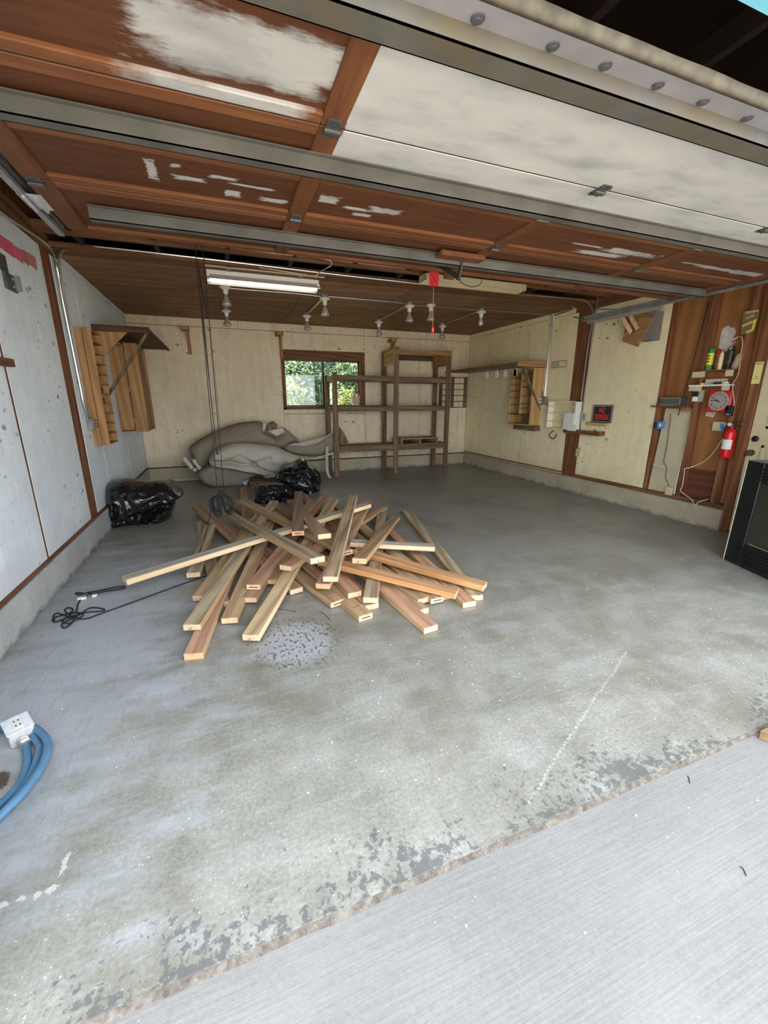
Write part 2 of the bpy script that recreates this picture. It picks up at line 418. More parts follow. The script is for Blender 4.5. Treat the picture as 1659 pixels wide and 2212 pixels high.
# ------------------------------------------------------------------ back wall with window opening
GX0, GX1, GZ0, GZ1 = 2.455, 3.905, 1.275, 2.125
b = MB()
b.box(-.16, GX0-.03, D+.02, D+.16, -.15, 3.5); b.box(GX1+.03, W+.2, D+.02, D+.16, -.15, 3.5)
b.box(GX0-.03, GX1+.03, D+.02, D+.16, -.15, GZ0-.03); b.box(GX0-.03, GX1+.03, D+.02, D+.16, GZ1+.03, 3.5)
wb = struct(b.build('wall_back', M_FIR, loc=(0,0,0)), 'back wall of cream painted plywood panels')
def bpanel(x0, x1, z0, z1, m=M_WB): MB().box(x0+.002, x1-.002, D, D+.009, z0+.002, z1-.002).build('panel', m, wb, bevel=.002)
for x0, x1 in ((0, 1.25), (1.25, 2.40), (4.005, 5.20), (5.20, 6.17), (6.17, W)): bpanel(x0, x1, .25, 2.585)
for x0, x1 in ((0, 1.7), (1.7, 2.9), (2.9, 4.005), (4.005, 5.35), (5.35, W)): bpanel(x0, x1, 2.588, 2.72)
bpanel(2.40, 4.005, 2.285, 2.585); bpanel(2.40, 3.20, .25, 1.14); bpanel(3.20, 4.005, .25, 1.14); bpanel(2.40, 4.005, 1.143, 1.225)
MB().box(0, W, D-.035, D+.06, -.15, .236).build('footing', M_FOOT, wb, bevel=.006)
MB().box(0, W, D-.012, D+.02, .236, .248).build('sill_plate', M_ATTIC, wb)

# window
wn = thing('window_1', 'sliding window with dark metal frame and brown wood trim', 'window', (3.18, D, 1.25)); del wn['category']; struct(wn)
for nm, a in (('trim_board', (2.40, 4.005, 2.125, 2.285)), ('trim_board', (2.40, 2.455, 1.225, 2.125)), ('trim_board', (3.905, 4.005, 1.225, 2.125)), ('window_sill', (2.40, 4.005, 1.225, 1.268))):
    MB().box(a[0], a[1], D-.022, D+.10, a[2], a[3]).build(nm, M_FIRX if a[1]-a[0] > .3 else M_FIR, wn, bevel=.004)
M_BRONZE = plain('bronze_frame', (.045, .04, .035), .4, .5)
b = MB(); f = .028
b.box(GX0, GX1, D+.03, D+.07, GZ0-.007, GZ0+f); b.box(GX0, GX1, D+.03, D+.07, GZ1-f, GZ1)
b.box(GX0, GX0+.012, D+.03, D+.07, GZ0, GZ1); b.box(GX1-f, GX1, D+.03, D+.07, GZ0, GZ1)
b.build('window_frame', M_BRONZE, wn)
MB().box(3.16, 3.20, D+.028, D+.072, GZ0, GZ1).build('meeting_rail', M_BRONZE, wn)
gb = NB('window_glass'); gt = gb.new('ShaderNodeBsdfTransparent'); gt.inputs[0].default_value = (.86, .92, .88, 1)
gg = gb.new('ShaderNodeBsdfGlossy'); gg.inputs['Roughness'].default_value = .03
gm = gb.new('ShaderNodeMixShader'); gm.inputs[0].default_value = .05
gb.link(gt.outputs[0], gm.inputs[1]); gb.link(gg.outputs[0], gm.inputs[2]); gb.link(gm.outputs[0], gb.n['Material Output'].inputs[0])
for x0, x1, yy in ((GX0+.012, 3.165, .045), (3.195, GX1-f, .057)):
    MB().box(x0, x1, D+yy, D+yy+.004, GZ0+f, GZ1-f).build('pane', gb.m, wn)

# ------------------------------------------------------------------ right wall
b = MB()
b.box(W+.10, W+.2, -.02, D+.16, -.15, 3.5); b.box(W+.02, W+.10, 2.93, D+.16, -.15, 3.5); b.box(W+.02, W+.10, -.02, .90, -.15, 3.5)
wr = struct(b.build('wall_right', M_PLYBROWN, loc=(0,0,0)), 'right wall, cream plywood panels and open brown studs')
def rpanel(y0, y1, z0=.285, z1=2.64): MB().box(W, W+.009, y0+.003, y1-.003, z0, z1).build('panel', M_WR, wr, bevel=.002)
for y0, y1 in ((2.925, 4.075), (4.355, 5.42), (5.426, 6.6), (6.606, D)): rpanel(y0, y1)
rpanel(4.355, D, 2.645, 2.72)
for y0, y1 in ((4.085, 4.205), (4.225, 4.345)):
    MB().box(W+.003, W+.02, y0, y1, .24, 2.72).build('stud', M_FIR, wr, bevel=.003)
for y0, y1 in ((2.885, 2.925), (2.44, 2.485), (2.05, 2.10)):
    MB().box(W, W+.10, y0, y1, .28, 2.72).build('stud', M_FIR, wr, bevel=.003)
MB().box(W-.005, W+.10, 1.95, 4.09, .236, .280).build('sill_plate', M_FIRY, wr, bevel=.003)
MB().box(W-.005, W+.02, 4.34, D, .236, .262).build('sill_plate', M_FOOT, wr)
MB().box(W-.06, W+.12, 1.93, 4.33, -.15, .236).build('footing', M_FOOT, wr, bevel=.01)
MB().box(W-.045, W+.12, 4.33, D, -.15, .232).build('footing', M_FOOT, wr, bevel=.01)
MB().box(W-.02, W+.10, .90, 4.4, 2.645, 2.80).build('top_plate', M_FIRY, wr, bevel=.004)
MB().box(W-.012, W+.10, 1.865, 1.95, .0, 2.64).build('door_post', M_FIR, wr, bevel=.004)
q0 = RWp(1482, 1012, -.09); q1 = RWp(1530, 1085, -.09)
MB().box(W+.088, W+.10, 2.105, 2.435, .285, .62).build('patch_board', wood('dark_red_patch', (.16, .055, .03), None, 'Y', .7), wr)
# white spray mark left on the bare sheathing
pp = [RWp(u, v, -.098) for u, v in ((1553,752),(1556,728),(1560,712),(1567,706),(1574,703),(1579,708),(1586,707),(1590,716),(1584,733),(1579,752),(1568,760))]
MB().prism([(W+.097, p.y, p.z) for p in pp], (.003,0,0)).build('paint_patch', plain('sprayed_white', (.62,.57,.50), .8, 0, .2, 14), wr)

# side door in the right wall
dn = thing('door_1', 'cream panelled side door with dark knob and deadbolt', 'door', (W, 1.4, 0)); del dn['category']; struct(dn)
MB().box(W+.01, W+.05, .95, 1.862, .02, 2.08).build('door_leaf', M_CREAM, dn, bevel=.003)
for z0, z1 in ((1.12, 1.92), (.22, .96)):
    for y0, y1 in ((1.45, 1.74), (1.06, 1.36)):
        b = MB(); b.box(W-.001, W+.012, y0, y1, z0, z0+.03); b.box(W-.001, W+.012, y0, y1, z1-.03, z1)
        b.box(W-.001, W+.012, y0, y0+.03, z0, z1); b.box(W-.001, W+.012, y1-.03, y1, z0, z1)
        b.box(W+.004, W+.012, y0+.05, y1-.05, z0+.05, z1-.05)
        b.build('door_panel', M_CREAM, dn, bevel=.004)
kb = RWp(1622, 978); db_ = RWp(1631, 948)
MB().lathe([(.001,0),(.032,0),(.032,.008),(.012,.012),(.012,.035),(.026,.045),(.029,.06),(.022,.072),(.001,.075)], (W+.01, kb.y, kb.z), (-1,0,0)).build('door_knob', plain('old_brass', (.20,.16,.10), .3, .8), dn, smooth=SHARP)
MB().lathe([(.001,0),(.03,0),(.03,.014),(.022,.02),(.001,.02)], (W+.01, db_.y, db_.z), (-1,0,0)).build('deadbolt', plain('dark_bronze', (.03,.027,.024), .35, .6), dn, smooth=SHARP)

# ------------------------------------------------------------------ front wall and header
b = MB()
b.box(-.16, .58, -.03, .12, -.15, 3.5); b.box(5.38, W+.2, -.03, .12, -.15, 3.5); b.box(.58, 5.38, -.03, .12, 2.392, 3.5)
wf = struct(b.build('wall_front', M_SIDING, loc=(0,0,0)))
MB().box(.5, 5.46, -.055, .125, 2.388, 2.50).build('header_trim', M_BLUE, wf)
MB().box(.0, .58, .12, .14, .0, 2.7).build('panel', M_WL, wf)
MB().box(5.38, W, .12, .14, .0, 2.7).build('panel', M_WR, wf)

# ------------------------------------------------------------------ ceiling, beams, attic
ce = struct(MB().box(0, W, 4.30, D, H+.014, H+.05).build('ceiling', M_ATTIC, loc=(0,0,0)), 'dark brown plywood ceiling over the back half')
for x0, x1 in ((0, 1.22), (1.22, 2.44), (2.44, 3.66), (3.66, 4.88), (4.88, W)):
    for y0, y1 in ((4.30, 5.60), (5.60, D)):
        MB().box(x0+.004, x1-.004, y0+.004, y1-.004, H, H+.014).build('plywood_sheet', M_CEIL, ce)
MB().box(-.0, W, 3.715, 3.76, 2.715, 2.80).build('beam', M_FIRX, ce, bevel=.004)
MB().box(-.0, W, 4.06, 4.295, 2.705, 2.75).build('beam', M_FIRX, ce, bevel=.004)
MB().box(-.0, W, .3, .345, 2.72, 2.86).build('beam', M_ATTIC, ce)
for x in np.arange(.28, W, 0.61):
    MB().box(x-.019, x+.019, .12, 4.06, 2.74, 2.83).build('joist', M_ATTIC, ce)
for x in np.arange(.28, W, 1.22):
    MB().beam((x, 3.77, 2.80), (x+.35, 3.85, 3.4), .04, .09, (0,1,0)).build('truss_web', M_ATTIC, ce)
b = MB(); b.box(-.5, W+.5, -.35, D+.16, 3.5, 3.55); b.box(-.5, W+.5, D+.16, D+1.15, 2.72, 2.80)  # low rear eave is added, out of view, to keep sun out of the window
struct(b.build('roof_and_added_eave', M_ATTIC, loc=(0,0,0)))
# ------------------------------------------------------------------ overhead door (open, lying under the joists)
def door_mat(name, c, c2, axis, patches=(), white=0.0):
    b = NB(name); p = b.pos(); k = {'X': (1.0, 15, 15), 'Y': (15, 1.0, 15)}[axis]
    r = b.rnd(); off = b.new('ShaderNodeCombineXYZ')
    for i, q in enumerate((9.3, 6.1, 3.7)): b.link(b.math('MULTIPLY', r, q), off.inputs[i])
    g = b.noise(b.mapping(p, k, off.outputs[0]), 2.0, 4, .62, .7)
    col = b.ramp(g, [(.28, c2), (.68, c)])
    # darker rectangles where old tape or patches were
    br = b.new('ShaderNodeTexBrick'); b.link(b.mapping(p, (1,1,1), off.outputs[0]), br.inputs[0])
    br.inputs['Scale'].default_value = 2.1; br.inputs['Mortar Size'].default_value = 0; br.inputs['Color1'].default_value = (0,0,0,1); br.inputs['Color2'].default_value = (1,1,1,1)
    col = b.mix(b.math('MULTIPLY', br.outputs[0], .22), col, dk(c2, .75))
    hsv = b.new('ShaderNodeHueSaturation'); b.link(col, hsv.inputs['Color']); b.link(b.math('ADD', .88, b.math('MULTIPLY', r, .24)), hsv.inputs['Value'])
    col = hsv.outputs[0]
    wcol = b.ramp(b.noise(b.mapping(p, (2, 5, 2)), 1.3, 4, .6), [(.3, (.32, .325, .325)), (.5, (.46, .46, .45)), (.7, (.52, .515, .50))])
    fib = b.noise(b.mapping(p, (6, 30, 6)), 2.5, 3, .7)
    blob = b.noise(p, 7, 4, .6)
    m = None
    if white:
        m = b.ramp(b.math('ADD', b.math('MULTIPLY', fib, .35), b.math('MULTIPLY', b.noise(p, 3, 4), .4)), [(.12, .82), (.3, 1.0)])
    for (cx, cy, rx, ry, amp, sharp) in patches:
        e = b.rect(p, (cx, cy, 0), (rx, ry, 0))
        e = b.math('ADD', e, b.math('ADD', b.math('MULTIPLY', b.math('SUBTRACT', blob, .5), amp), b.math('MULTIPLY', b.math('SUBTRACT', fib, .5), amp*.7)))
        e = b.ramp(e, [(.12, 0.0), (.12+sharp, .93)])
        m = e if m is None else b.math('MAXIMUM', m, e)
    if m is not None: col = b.mix(m, col, wcol)
    b.bump(g, .2, .003)
    return b.out(col, .65, 0, .3)
def xy(u, v, z=DZ+.02): p = FLp(u, v, z); return p.x, p.y
PT = []
def patch(u0, v0, u1, v1, amp=1.0, sharp=.25, grow=1.0):
    """ellipse spanning two opposite corners seen on the underside of the door"""
    a = xy(u0, v0); c = xy(u1, v1)
    PT.append(((a[0]+c[0])/2, (a[1]+c[1])/2, max(.02, abs(a[0]-c[0])/2*grow), max(.012, abs(a[1]-c[1])/2*grow), amp, sharp))
patch(250, -60, 690, 215, .8, .3, 1.2); patch(480, 10, 745, 200, .9, .3, 1.2); patch(250, -40, 480, 120, .9, .3, 1.2)
for q in ((305,335,345,385),(360,345,395,362),(380,372,455,395),(470,385,600,412),(440,370,520,392),(485,405,520,425),(560,420,620,440),(690,415,730,440),(740,440,790,455),(760,455,800,468),(800,440,860,465),(1235,520,1300,535),(1255,535,1340,558),(1320,530,1420,560),(1460,560,1560,580),(1520,570,1659,600),(1590,580,1659,602)):
    patch(*q, 1.5, .25, 1.1)
PTB = list(PT)
PT = []
def strip(u0, v0, u1, v1, hw):
    a = xy(u0, v0, DZ); c = xy(u1, v1, DZ); PT.append(((a[0]+c[0])/2, (a[1]+c[1])/2, abs(a[0]-c[0])/2*1.1, hw, .55, .3))
strip(225, 112, 690, 245, .034); strip(236, 142, 690, 264, .032); strip(400, 160, 690, 245, .036); strip(330, 165, 690, 264, .034)
PTS = list(PT)
BR, BR2 = (.135, .050, .020), (.075, .025, .010)
M_DP = door_mat('door_plywood', BR, BR2, 'X', PTB)
M_DR = door_mat('door_rail_fir', (.22, .088, .034), (.12, .042, .016), 'X', PTS)
M_DS = door_mat('door_stile_fir', (.17, .066, .026), (.09, .032, .013), 'Y')
M_DW = door_mat('door_primed', BR, BR2, 'X', (), 1.0)
xs_ = [.62, 1.757, 2.975, 4.18, 5.34]
def ry(u, v, z=DZ): return FLp(u, v, z).y
gd = thing('overhead_garage_door', 'brown wooden sectional garage door, open overhead and partly primed white', 'garage door', (2.98, 1.2, DZ))
Y0, S1, S2, YE = .335, .835, 1.615, 2.20
MIDY = 1.20
SW = .082
cols = [(xs_[i]+SW/2, xs_[i+1]-SW/2) for i in range(4)]
cols[0] = (xs_[0]+.10, cols[0][1]); cols[3] = (cols[3][0], xs_[4]-.10)
rows = [(Y0, S1, 'a'), (S1, S2, 'b'), (S2, YE, 'c')]
for (y0, y1, k) in rows:                                  # each row is one hinged section
    segs = [(y0+.07, y1-.055)] if k != 'b' else [(y0+.055, MIDY-.035), (MIDY+.035, y1-.05)]
    for ci, (x0, x1) in enumerate(cols):
        for si, (a, c) in enumerate(segs):
            w = (ci >= 1) and (k == 'a' or (k == 'b' and si == 0))
            MB().box(x0-.01, x1+.01, a-.01, c+.01, DZ+(.0012 if w else .014), DZ+.022).build('panel', M_DW if w else M_DP, gd)
    for xi, x in enumerate(xs_):
        wdt = SW if 0 < xi < 4 else .10
        xa = x-wdt/2 if 0 < xi < 4 else (x if xi == 0 else x-.10)
        w = xi >= 2 and k == 'a' or (xi >= 2 and k == 'b')
        if k == 'b' and xi >= 2:
            MB().box(xa, xa+wdt, y0+.004, MIDY, DZ, DZ+.035).build('stile', M_DW, gd, bevel=.004)
            MB().box(xa, xa+wdt, MIDY, y1-.004, DZ, DZ+.035).build('stile', M_DS, gd, bevel=.004)
        else:
            MB().box(xa, xa+wdt, y0+.004, y1-.004, DZ, DZ+.035).build('stile', M_DW if (xi >= 2 and k == 'a') else M_DS, gd, bevel=.004)
    # rails between the stiles: two per section, one more in the middle section
    ed = [(y0+.003, y0+.062), (y1-.055, y1-.003)] + ([(MIDY-.035, MIDY+.035)] if k == 'b' else [])
    for ri, (a, c) in enumerate(ed):
        for ci, (x0, x1) in enumerate(cols):
            w = ci >= 1 and (k == 'a' or (k == 'b' and ri == 0))
            MB().box(x0, x1, a, c, DZ+.001, DZ+.034).build('rail', M_DW if w else M_DR, gd, bevel=.004)
for yy in (S1, S2): MB().box(.62, 5.34, yy-.004, yy+.004, DZ+.003, DZ+.03).build('seam_shade_strip', M_ATTIC, gd)  # dark filler strips put in so the gaps between sections read as shaded
# outer skin of the door
MB().box(.62, 5.34, Y0, YE, DZ+.036, DZ+.046).build('outer_skin', M_ATTIC, gd)
# steel stiffening struts: hat channels with a tall face towards the driveway
def strut(y, h, x0, x1, m, dd=.05):
    b = MB(); t = .004
    b.box(x0, x1, y, y+t, DZ-h, DZ); b.box(x0, x1, y, y+dd, DZ-h, DZ-h+t); b.box(x0, x1, y+dd-t, y+dd, DZ-h, DZ)
    b.box(x0, x1, y-.02, y, DZ-t, DZ); b.build('strut', m, gd)
M_RUSTZ = (lambda b: b.out(b.mix(b.ramp(b.noise(b.pos(), 6, 6, .6), [(.4, 0.0), (.65, .8)]), b.ramp(b.noise(b.pos(), 12, 4), [(.3, (.085, .085, .08)), (.7, (.13, .13, .125))]), (.11, .085, .048)), .55, .2, .4))(NB('tarnished_zinc'))
ly = FLp(695, 375, DZ-.055).y; strut(ly-.004, .055, .62, 5.34, M_STRUT)
ly = FLp(640, 530, DZ-.055).y; strut(ly-.004, .055, .80, 5.26, M_STRUT)
ly = FLp(1300, 248, DZ-.055).y; strut(ly-.075, .055, .60, 5.36, M_RUSTZ, .075)
# rubber bottom weatherstrip with washers and a curled lip
yr0, yr1, yl = FLp(1300, 171, DZ-.01).y, FLp(1300, 98, DZ-.01).y, FLp(1300, 66, DZ+.0).y
M_RUBBER = plain('lavender_rubber', (.20, .195, .21), .6, 0, .12, 8)
MB().box(.60, 5.36, yr1, yr0, DZ-.012, DZ-.004).build('bottom_seal', M_RUBBER, gd, bevel=.003)
MB().box(.60, 5.36, yr0-.006, yr0+.022, DZ-.02, DZ+.03).build('seal_retainer', M_GALV, gd, bevel=.003)
MB().box(.60, 5.36, yr1, Y0, DZ-.004, DZ+.03).build('bottom_rail', M_DS, gd)
lp = MB(); n = 150
for i in range(n+1):
    x = .60+4.76*i/n; w = noise.noise(Vector((x*3.2, 0, 3)))*.010
    lp.v += [Vector((x, yr1+.004, DZ-.012)), Vector((x, yr1-.012, DZ-.016+w*.4)), Vector((x, yl+.006, DZ-.006+w)), Vector((x, yl-.004, DZ+.008+w)), Vector((x, yl+.004, DZ+.014+w)), Vector((x, yr1+.004, DZ-.004))]
for i in range(n):
    for j in range(6): lp.f.append((6*i+j, 6*i+(j+1)%6, 6*i+6+(j+1)%6, 6*i+6+j)); lp.mi.append(0)
lp.build('seal_lip', (lambda b: b.out(b.ramp(b.noise(b.pos(), 14, 5), [(.35, (.05, .042, .026)), (.65, (.11, .095, .066))]), .6, 0, .4))(NB('worn_rubber_lip')), gd, smooth=True)
M_WASHER = plain('dull_washer', (.075, .075, .085), .45, .3)
yw = (yr0+yr1)/2
for u, v in ((1035, 35), (1203, 90), (1312, 138), (1420, 185), (1515, 222), (1605, 260)):
    x = FLp(u, v, DZ-.012).x
    MB().lathe([(.001,-.006),(.007,-.006),(.009,-.004),(.017,-.003),(.018,0),(.001,0)], (x, yw, DZ-.012)).build('washer', M_WASHER, gd, smooth=SHARP)
# hinges
def hinge(x, y, w=1.0):
    b = MB(); b.box(x-.024, x+.024, y-.045, y+.045, DZ-.004, DZ); b.tube([(x-.028, y, DZ-.01), (x+.028, y, DZ-.01)], .008, 10)
    b.box(x-.026, x+.026, y-.006, y+.016, DZ-.016, DZ-.004)
    for dx in (-.02, .02):
        for dy in (-.036, .036): b.lathe([(.001,-.009),(.006,-.009),(.006,-.004)], (x+dx, y+dy, DZ), n=6)
    b.build('hinge', M_DARKSTEEL, gd)
for x in xs_[1:4]:
    for y in (S1, S2): hinge(x, y, x > 2)
for xx, y in ((.66, S2+.02), (5.30, S1), (5.30, S2)): hinge(xx, y)
# roller bracket at the corner, bright zinc
q = FLp(80, 445, DZ-.02)
b = MB(); b.box(q.x-.05, q.x+.045, q.y-.08, q.y+.08, DZ-.006, DZ-.001); b.box(q.x-.03, q.x-.018, q.y-.08, q.y+.08, DZ-.02, DZ-.004); b.box(q.x+.014, q.x+.026, q.y-.08, q.y+.08, DZ-.02, DZ-.004)
b.build('roller_bracket', plain('bright_zinc', (.62, .64, .64), .35, .5), gd)
# wooden block and opener arm bracket bolted to the last section
q = FLp(985, 566, DZ-.03)
MB().box(q.x-.16, q.x+.16, q.y-.10, q.y+.04, DZ-.03, DZ).build('arm_block', M_DS, gd, bevel=.004)
ARM = Vector((q.x+.03, q.y-.02, DZ-.03))

# door opener arm
b = MB(); p1 = ARM+Vector((.0, .03, -.09)); p2 = ARM+Vector((-.06, .25, .02))
b.beam(ARM+Vector((0,0,0)), p1, .03, .012, (1,0,0)); b.beam(p1+Vector((.01,0,.0)), ARM+Vector((-.10, .42, .16)), .028, .010, (1,0,0))
b.lathe([(.001,-.012),(.012,-.012),(.012,.012),(.001,.012)], p1, (1,0,0), 10)
tag(b.build('opener_arm', M_BLACK), 'black bent opener arm bolted to the wood block on the door', 'opener arm')

# ------------------------------------------------------------------ door tracks
def track(x, y0, y1, z, s, label, nm='door_track'):
    t = thing(nm, label, 'track', (x, (y0+y1)/2, z))
    b = MB(); h = .055
    b.box(x-.002, x+.002, y0, y1, z-h/2, z+h/2); b.box(x, x+s*.03, y0, y1, z-h/2-.002, z-h/2+.002); b.box(x, x+s*.03, y0, y1, z+h/2-.002, z+h/2+.002)
    b.box(x+s*.026, x+s*.03, y0, y1, z-h/2, z-h/2+.014); b.box(x+s*.026, x+s*.03, y0, y1, z+h/2-.014, z+h/2)
    b.build('rail', M_GALV, t); return t
qa = FLp(0, 410, DZ+.02); tl = track(.545, .25, 2.30, DZ+.02, 1, 'galvanised horizontal door track along the left side')
MB().box(.50, .545, 1.30, 2.32, DZ+.045, DZ+.05).build('angle_iron', M_GALV, tl)
MB().beam((.525, 2.27, DZ+.05), (.30, 2.27, 2.745), .004, .04, (0,1,0)).build('hanger', M_GALV, tl)
tr = track(5.43, .25, 3.30, DZ+.02, -1, 'galvanised horizontal door track along the right side')
MB().box(5.432, 5.47, 2.35, 3.26, DZ-.035, DZ+.055).build('angle_iron', plain('tan_angle_iron', (.30,.27,.21), .55, .2), tr)
e_ = RWp(1240, 685)
MB().beam((5.45, 3.23, DZ-.01), (W-.002, e_.y, e_.z), .022, .010).build('brace', M_GALV, tr)
e_ = RWp(1287, 668)
MB().beam((5.45, 2.85, DZ+.05), (W-.002, e_.y, e_.z), .022, .010).build('brace', M_GALV, tr)
# ------------------------------------------------------------------ lamps, sockets and wiring on the ceiling
# long two-tube fluorescent shop light, hung just below the ceiling edge
a = FLp(447, 600, 2.62); c = FLp(686, 627, 2.62)
yF = (a.y+c.y)/2
lt = thing('fluorescent_fixture', 'long white fluorescent shop light with two tubes on the left', 'light fixture', ((a.x+c.x)/2, yF, 2.60))
b = MB(); x0, x1 = a.x, c.x
b.box(x0, x1, yF-.03, yF+.03, 2.63, 2.705)
b.prism([(x0, yF-.03, 2.665), (x0, yF-.12, 2.605), (x0, yF-.118, 2.601), (x0, yF-.03, 2.655)], (x1-x0,0,0))
b.prism([(x0, yF+.03, 2.665), (x0, yF+.12, 2.605), (x0, yF+.118, 2.601), (x0, yF+.03, 2.655)], (x1-x0,0,0))
rf_ = b.build('reflector', M_WHITE, lt)
M_TUBE = (lambda b: b.m)(NB('tube_added_glow')); tb = M_TUBE.node_tree.nodes['Principled BSDF']
tb.inputs['Base Color'].default_value = (.9, .9, .9, 1); tb.inputs['Roughness'].default_value = .3
tb.inputs['Emission Color'].default_value = (1.0, .95, .85, 1); tb.inputs['Emission Strength'].default_value = 1.6      # glow added to unlit tubes to brighten the fixture
for dy in (-.06, .06):
    MB().tube([(x0+.03, yF+dy, 2.625), (x1-.03, yF+dy, 2.625)], .013, 10).build('tube', M_TUBE, rf_, smooth=True)
    for xe in (x0+.015, x1-.015):
        MB().box(xe-.014, xe+.014, yF+dy-.014, yF+dy+.014, 2.608, 2.655).build('lamp_holder', M_WHITE, rf_)
MB().box(x0-.01, x1+.03, yF-.19, yF-.165, 2.695, 2.72).build('mounting_board', M_CREAM, lt)
MB().box(x0+.2, x0+.24, yF-.19, yF+.03, 2.70, 2.708).build('strap', M_GALV, lt); MB().box(x1-.24, x1-.2, yF-.19, yF+.03, 2.70, 2.708).build('strap', M_GALV, lt)

# second fixture: empty trough with cream sides near the opener
a = FLp(912, 604, 2.66); c = FLp(1127, 628, 2.66)
lt2 = thing('fluorescent_fixture', 'cream box light fixture behind the red tape tag', 'light fixture', ((a.x+c.x)/2, (a.y+c.y)/2, 2.64))
ya = (a.y+c.y)/2; x0, x1 = a.x, c.x
b = MB(); b.box(x0, x1, ya-.085, ya-.08, 2.64, 2.715); b.box(x0, x1, ya+.08, ya+.085, 2.64, 2.715); b.box(x0, x1, ya-.085, ya+.085, 2.708, 2.715)
b.box(x0, x0+.004, ya-.085, ya+.085, 2.64, 2.715); b.box(x1-.004, x1, ya-.085, ya+.085, 2.64, 2.715)
b.build('housing', M_CREAM, lt2)
MB().box(x0+.02, x1-.02, ya-.03, ya+.03, 2.67, 2.708).build('ballast_cover', plain('grey_enamel', (.5,.5,.45), .5), lt2)
for xe in (x0+.03, x1-.03): MB().box(xe-.012, xe+.012, ya-.015, ya+.015, 2.645, 2.67).build('lamp_holder', M_WHITE, lt2)
# wooden hanger block with red tape tag, pull cord and handle
hx = FLp(958, 600, 2.62)
tag(MB().box(hx.x-.055, hx.x+.055, hx.y-.14, hx.y-.10, 2.58, 2.745).build('hanger_block', M_FIR, bevel=.004), 'brown wood block hanging beside the red tape tag', 'wood block')
rt0 = FLp(928, 585, 2.66); rt1 = FLp(946, 619, 2.60)
ty = hx.y-.16
rA = hit(928, 584, 1, ty); rB = hit(947, 619, 1, ty)
t_ = thing('tape_tag', 'red tape tag with black scribbles above the pull cord', 'tag', (rA.x, ty, rB.z))
MB().box(rA.x, rB.x, ty-.002, ty+.001, rB.z, rA.z).build('tape', plain('red_tape', (.80, .035, .05), .5, 0, .05), t_)
for k in range(9):
    xx = rA.x+.012+.01*(k % 5)+random.uniform(-.004,.004); zz = rA.z-.03-.022*k*.62
    MB().beam((xx, ty-.003, zz), (xx+random.uniform(.01,.03), ty-.003, zz+random.uniform(-.02,.012)), .001, .004, (0,0,1)).build('scribble', M_BLACK, t_)
cordx = (rA.x+rB.x)/2
hz = hit(932, 704, 1, ty).z
pc = thing('pull_cord', 'red emergency release handle on a thin cord', 'pull cord', (cordx, ty, hz-.07))
MB().tube([(cordx, ty+.004, 2.745), (cordx, ty+.004, rB.z+.01), (cordx, ty, hz)], .004, 6).build('cord', plain('pink_cord', (.45,.2,.16), .7), pc)
MB().lathe([(.001,0),(.012,.002),(.014,.02),(.011,.04),(.014,.06),(.006,.075),(.001,.078)], (cordx, ty, hz-.07), n=12).build('handle', plain('red_plastic', (.85,.03,.03), .35), pc, smooth=SHARP)
MB().box(cordx-.004, cordx+.004, ty-.0155, ty-.013, hz-.05, hz-.025).build('handle_mark', M_WHITE, pc)
MB().tube(spline([(hx.x+.06, ty+.06, 2.62), (hx.x+.12, ty+.05, 2.54), (hx.x+.26, ty+.04, 2.50), (hx.x+.38, ty+.04, 2.56), (hx.x+.40, ty+.06, 2.70)], 8), .004, 6)
tag(MB().tube(spline([(hx.x+.07, ty+.02, 2.62), (hx.x+.12, ty, 2.55), (hx.x+.24, ty, 2.52), (hx.x+.36, ty+.01, 2.57), (hx.x+.38, ty+.04, 2.72)], 8), .004, 6).build('black_wire', M_BLACK, smooth=True), 'thin black wire looping below the cream light fixture', 'wire')

# porcelain sockets with bulbs
M_PORC = plain('porcelain', (.78, .77, .72), .3, 0, .04)
M_BULB = plain('clear_bulb', (.62, .60, .55), .12, .25, .05)
M_FLOOD = plain('flood_bulb', (.50, .45, .38), .15, .35, .1)
def socket(x, y, kind, label, box=True):
    t = thing('ceiling_bulb', label, 'light bulb', (x, y, 2.45), 'bulbs in porcelain sockets on the ceiling')
    zt = H
    if box:
        MB().lathe([(.05,0),(.05,-.04)], (x, y, zt), n=8).build('junction_box', M_GALV, t)
        zt -= .038
    MB().lathe([(.001,0),(.066,0),(.070,-.013),(.048,-.024),(.030,-.033),(.027,-.085),(.001,-.086)], (x, y, zt), n=16).build('porcelain_socket', M_PORC, t, smooth=SHARP)
    zb = zt-.083
    if kind == 'flood':
        pr = [(.015,0),(.02,-.014),(.025,-.035),(.043,-.075),(.058,-.105),(.059,-.118),(.050,-.129),(.001,-.134)]; m = M_FLOOD
    else:
        pr = [(.015,0),(.018,-.014),(.024,-.036),(.035,-.066),(.036,-.086),(.026,-.107),(.001,-.117)]; m = M_BULB
    MB().lathe(pr, (x, y, zb), n=16).build('bulb', m, t, smooth=True)
    return t
BULBS = [(1.485, 5.02, 'flood', 'reflector bulb just beyond the left end of the white shop light', False), (1.505, 6.28, 'flood', 'reflector bulb farthest back on the left, above the ropes', True),
 (2.70, 5.0, 'flood', 'reflector bulb on the junction box at the right end of the shop light', True), (2.70, 6.24, 'flood', 'back row reflector bulb above the left edge of the window', True),
 (3.92, 5.01, 'flood', 'large reflector bulb left of the red pull cord', True), (3.945, 6.33, 'flood', 'back row reflector bulb above the right part of the window', True),
 (4.26, 5.02, 'flood', 'reflector bulb directly behind the red pull cord', False), (5.15, 6.30, 'flood', 'back row reflector bulb nearest the right corner', True),
 (5.10, 5.0, 'pear', 'pear shaped clear bulb on the rightmost junction box', True)]
for a_ in BULBS: socket(*a_)

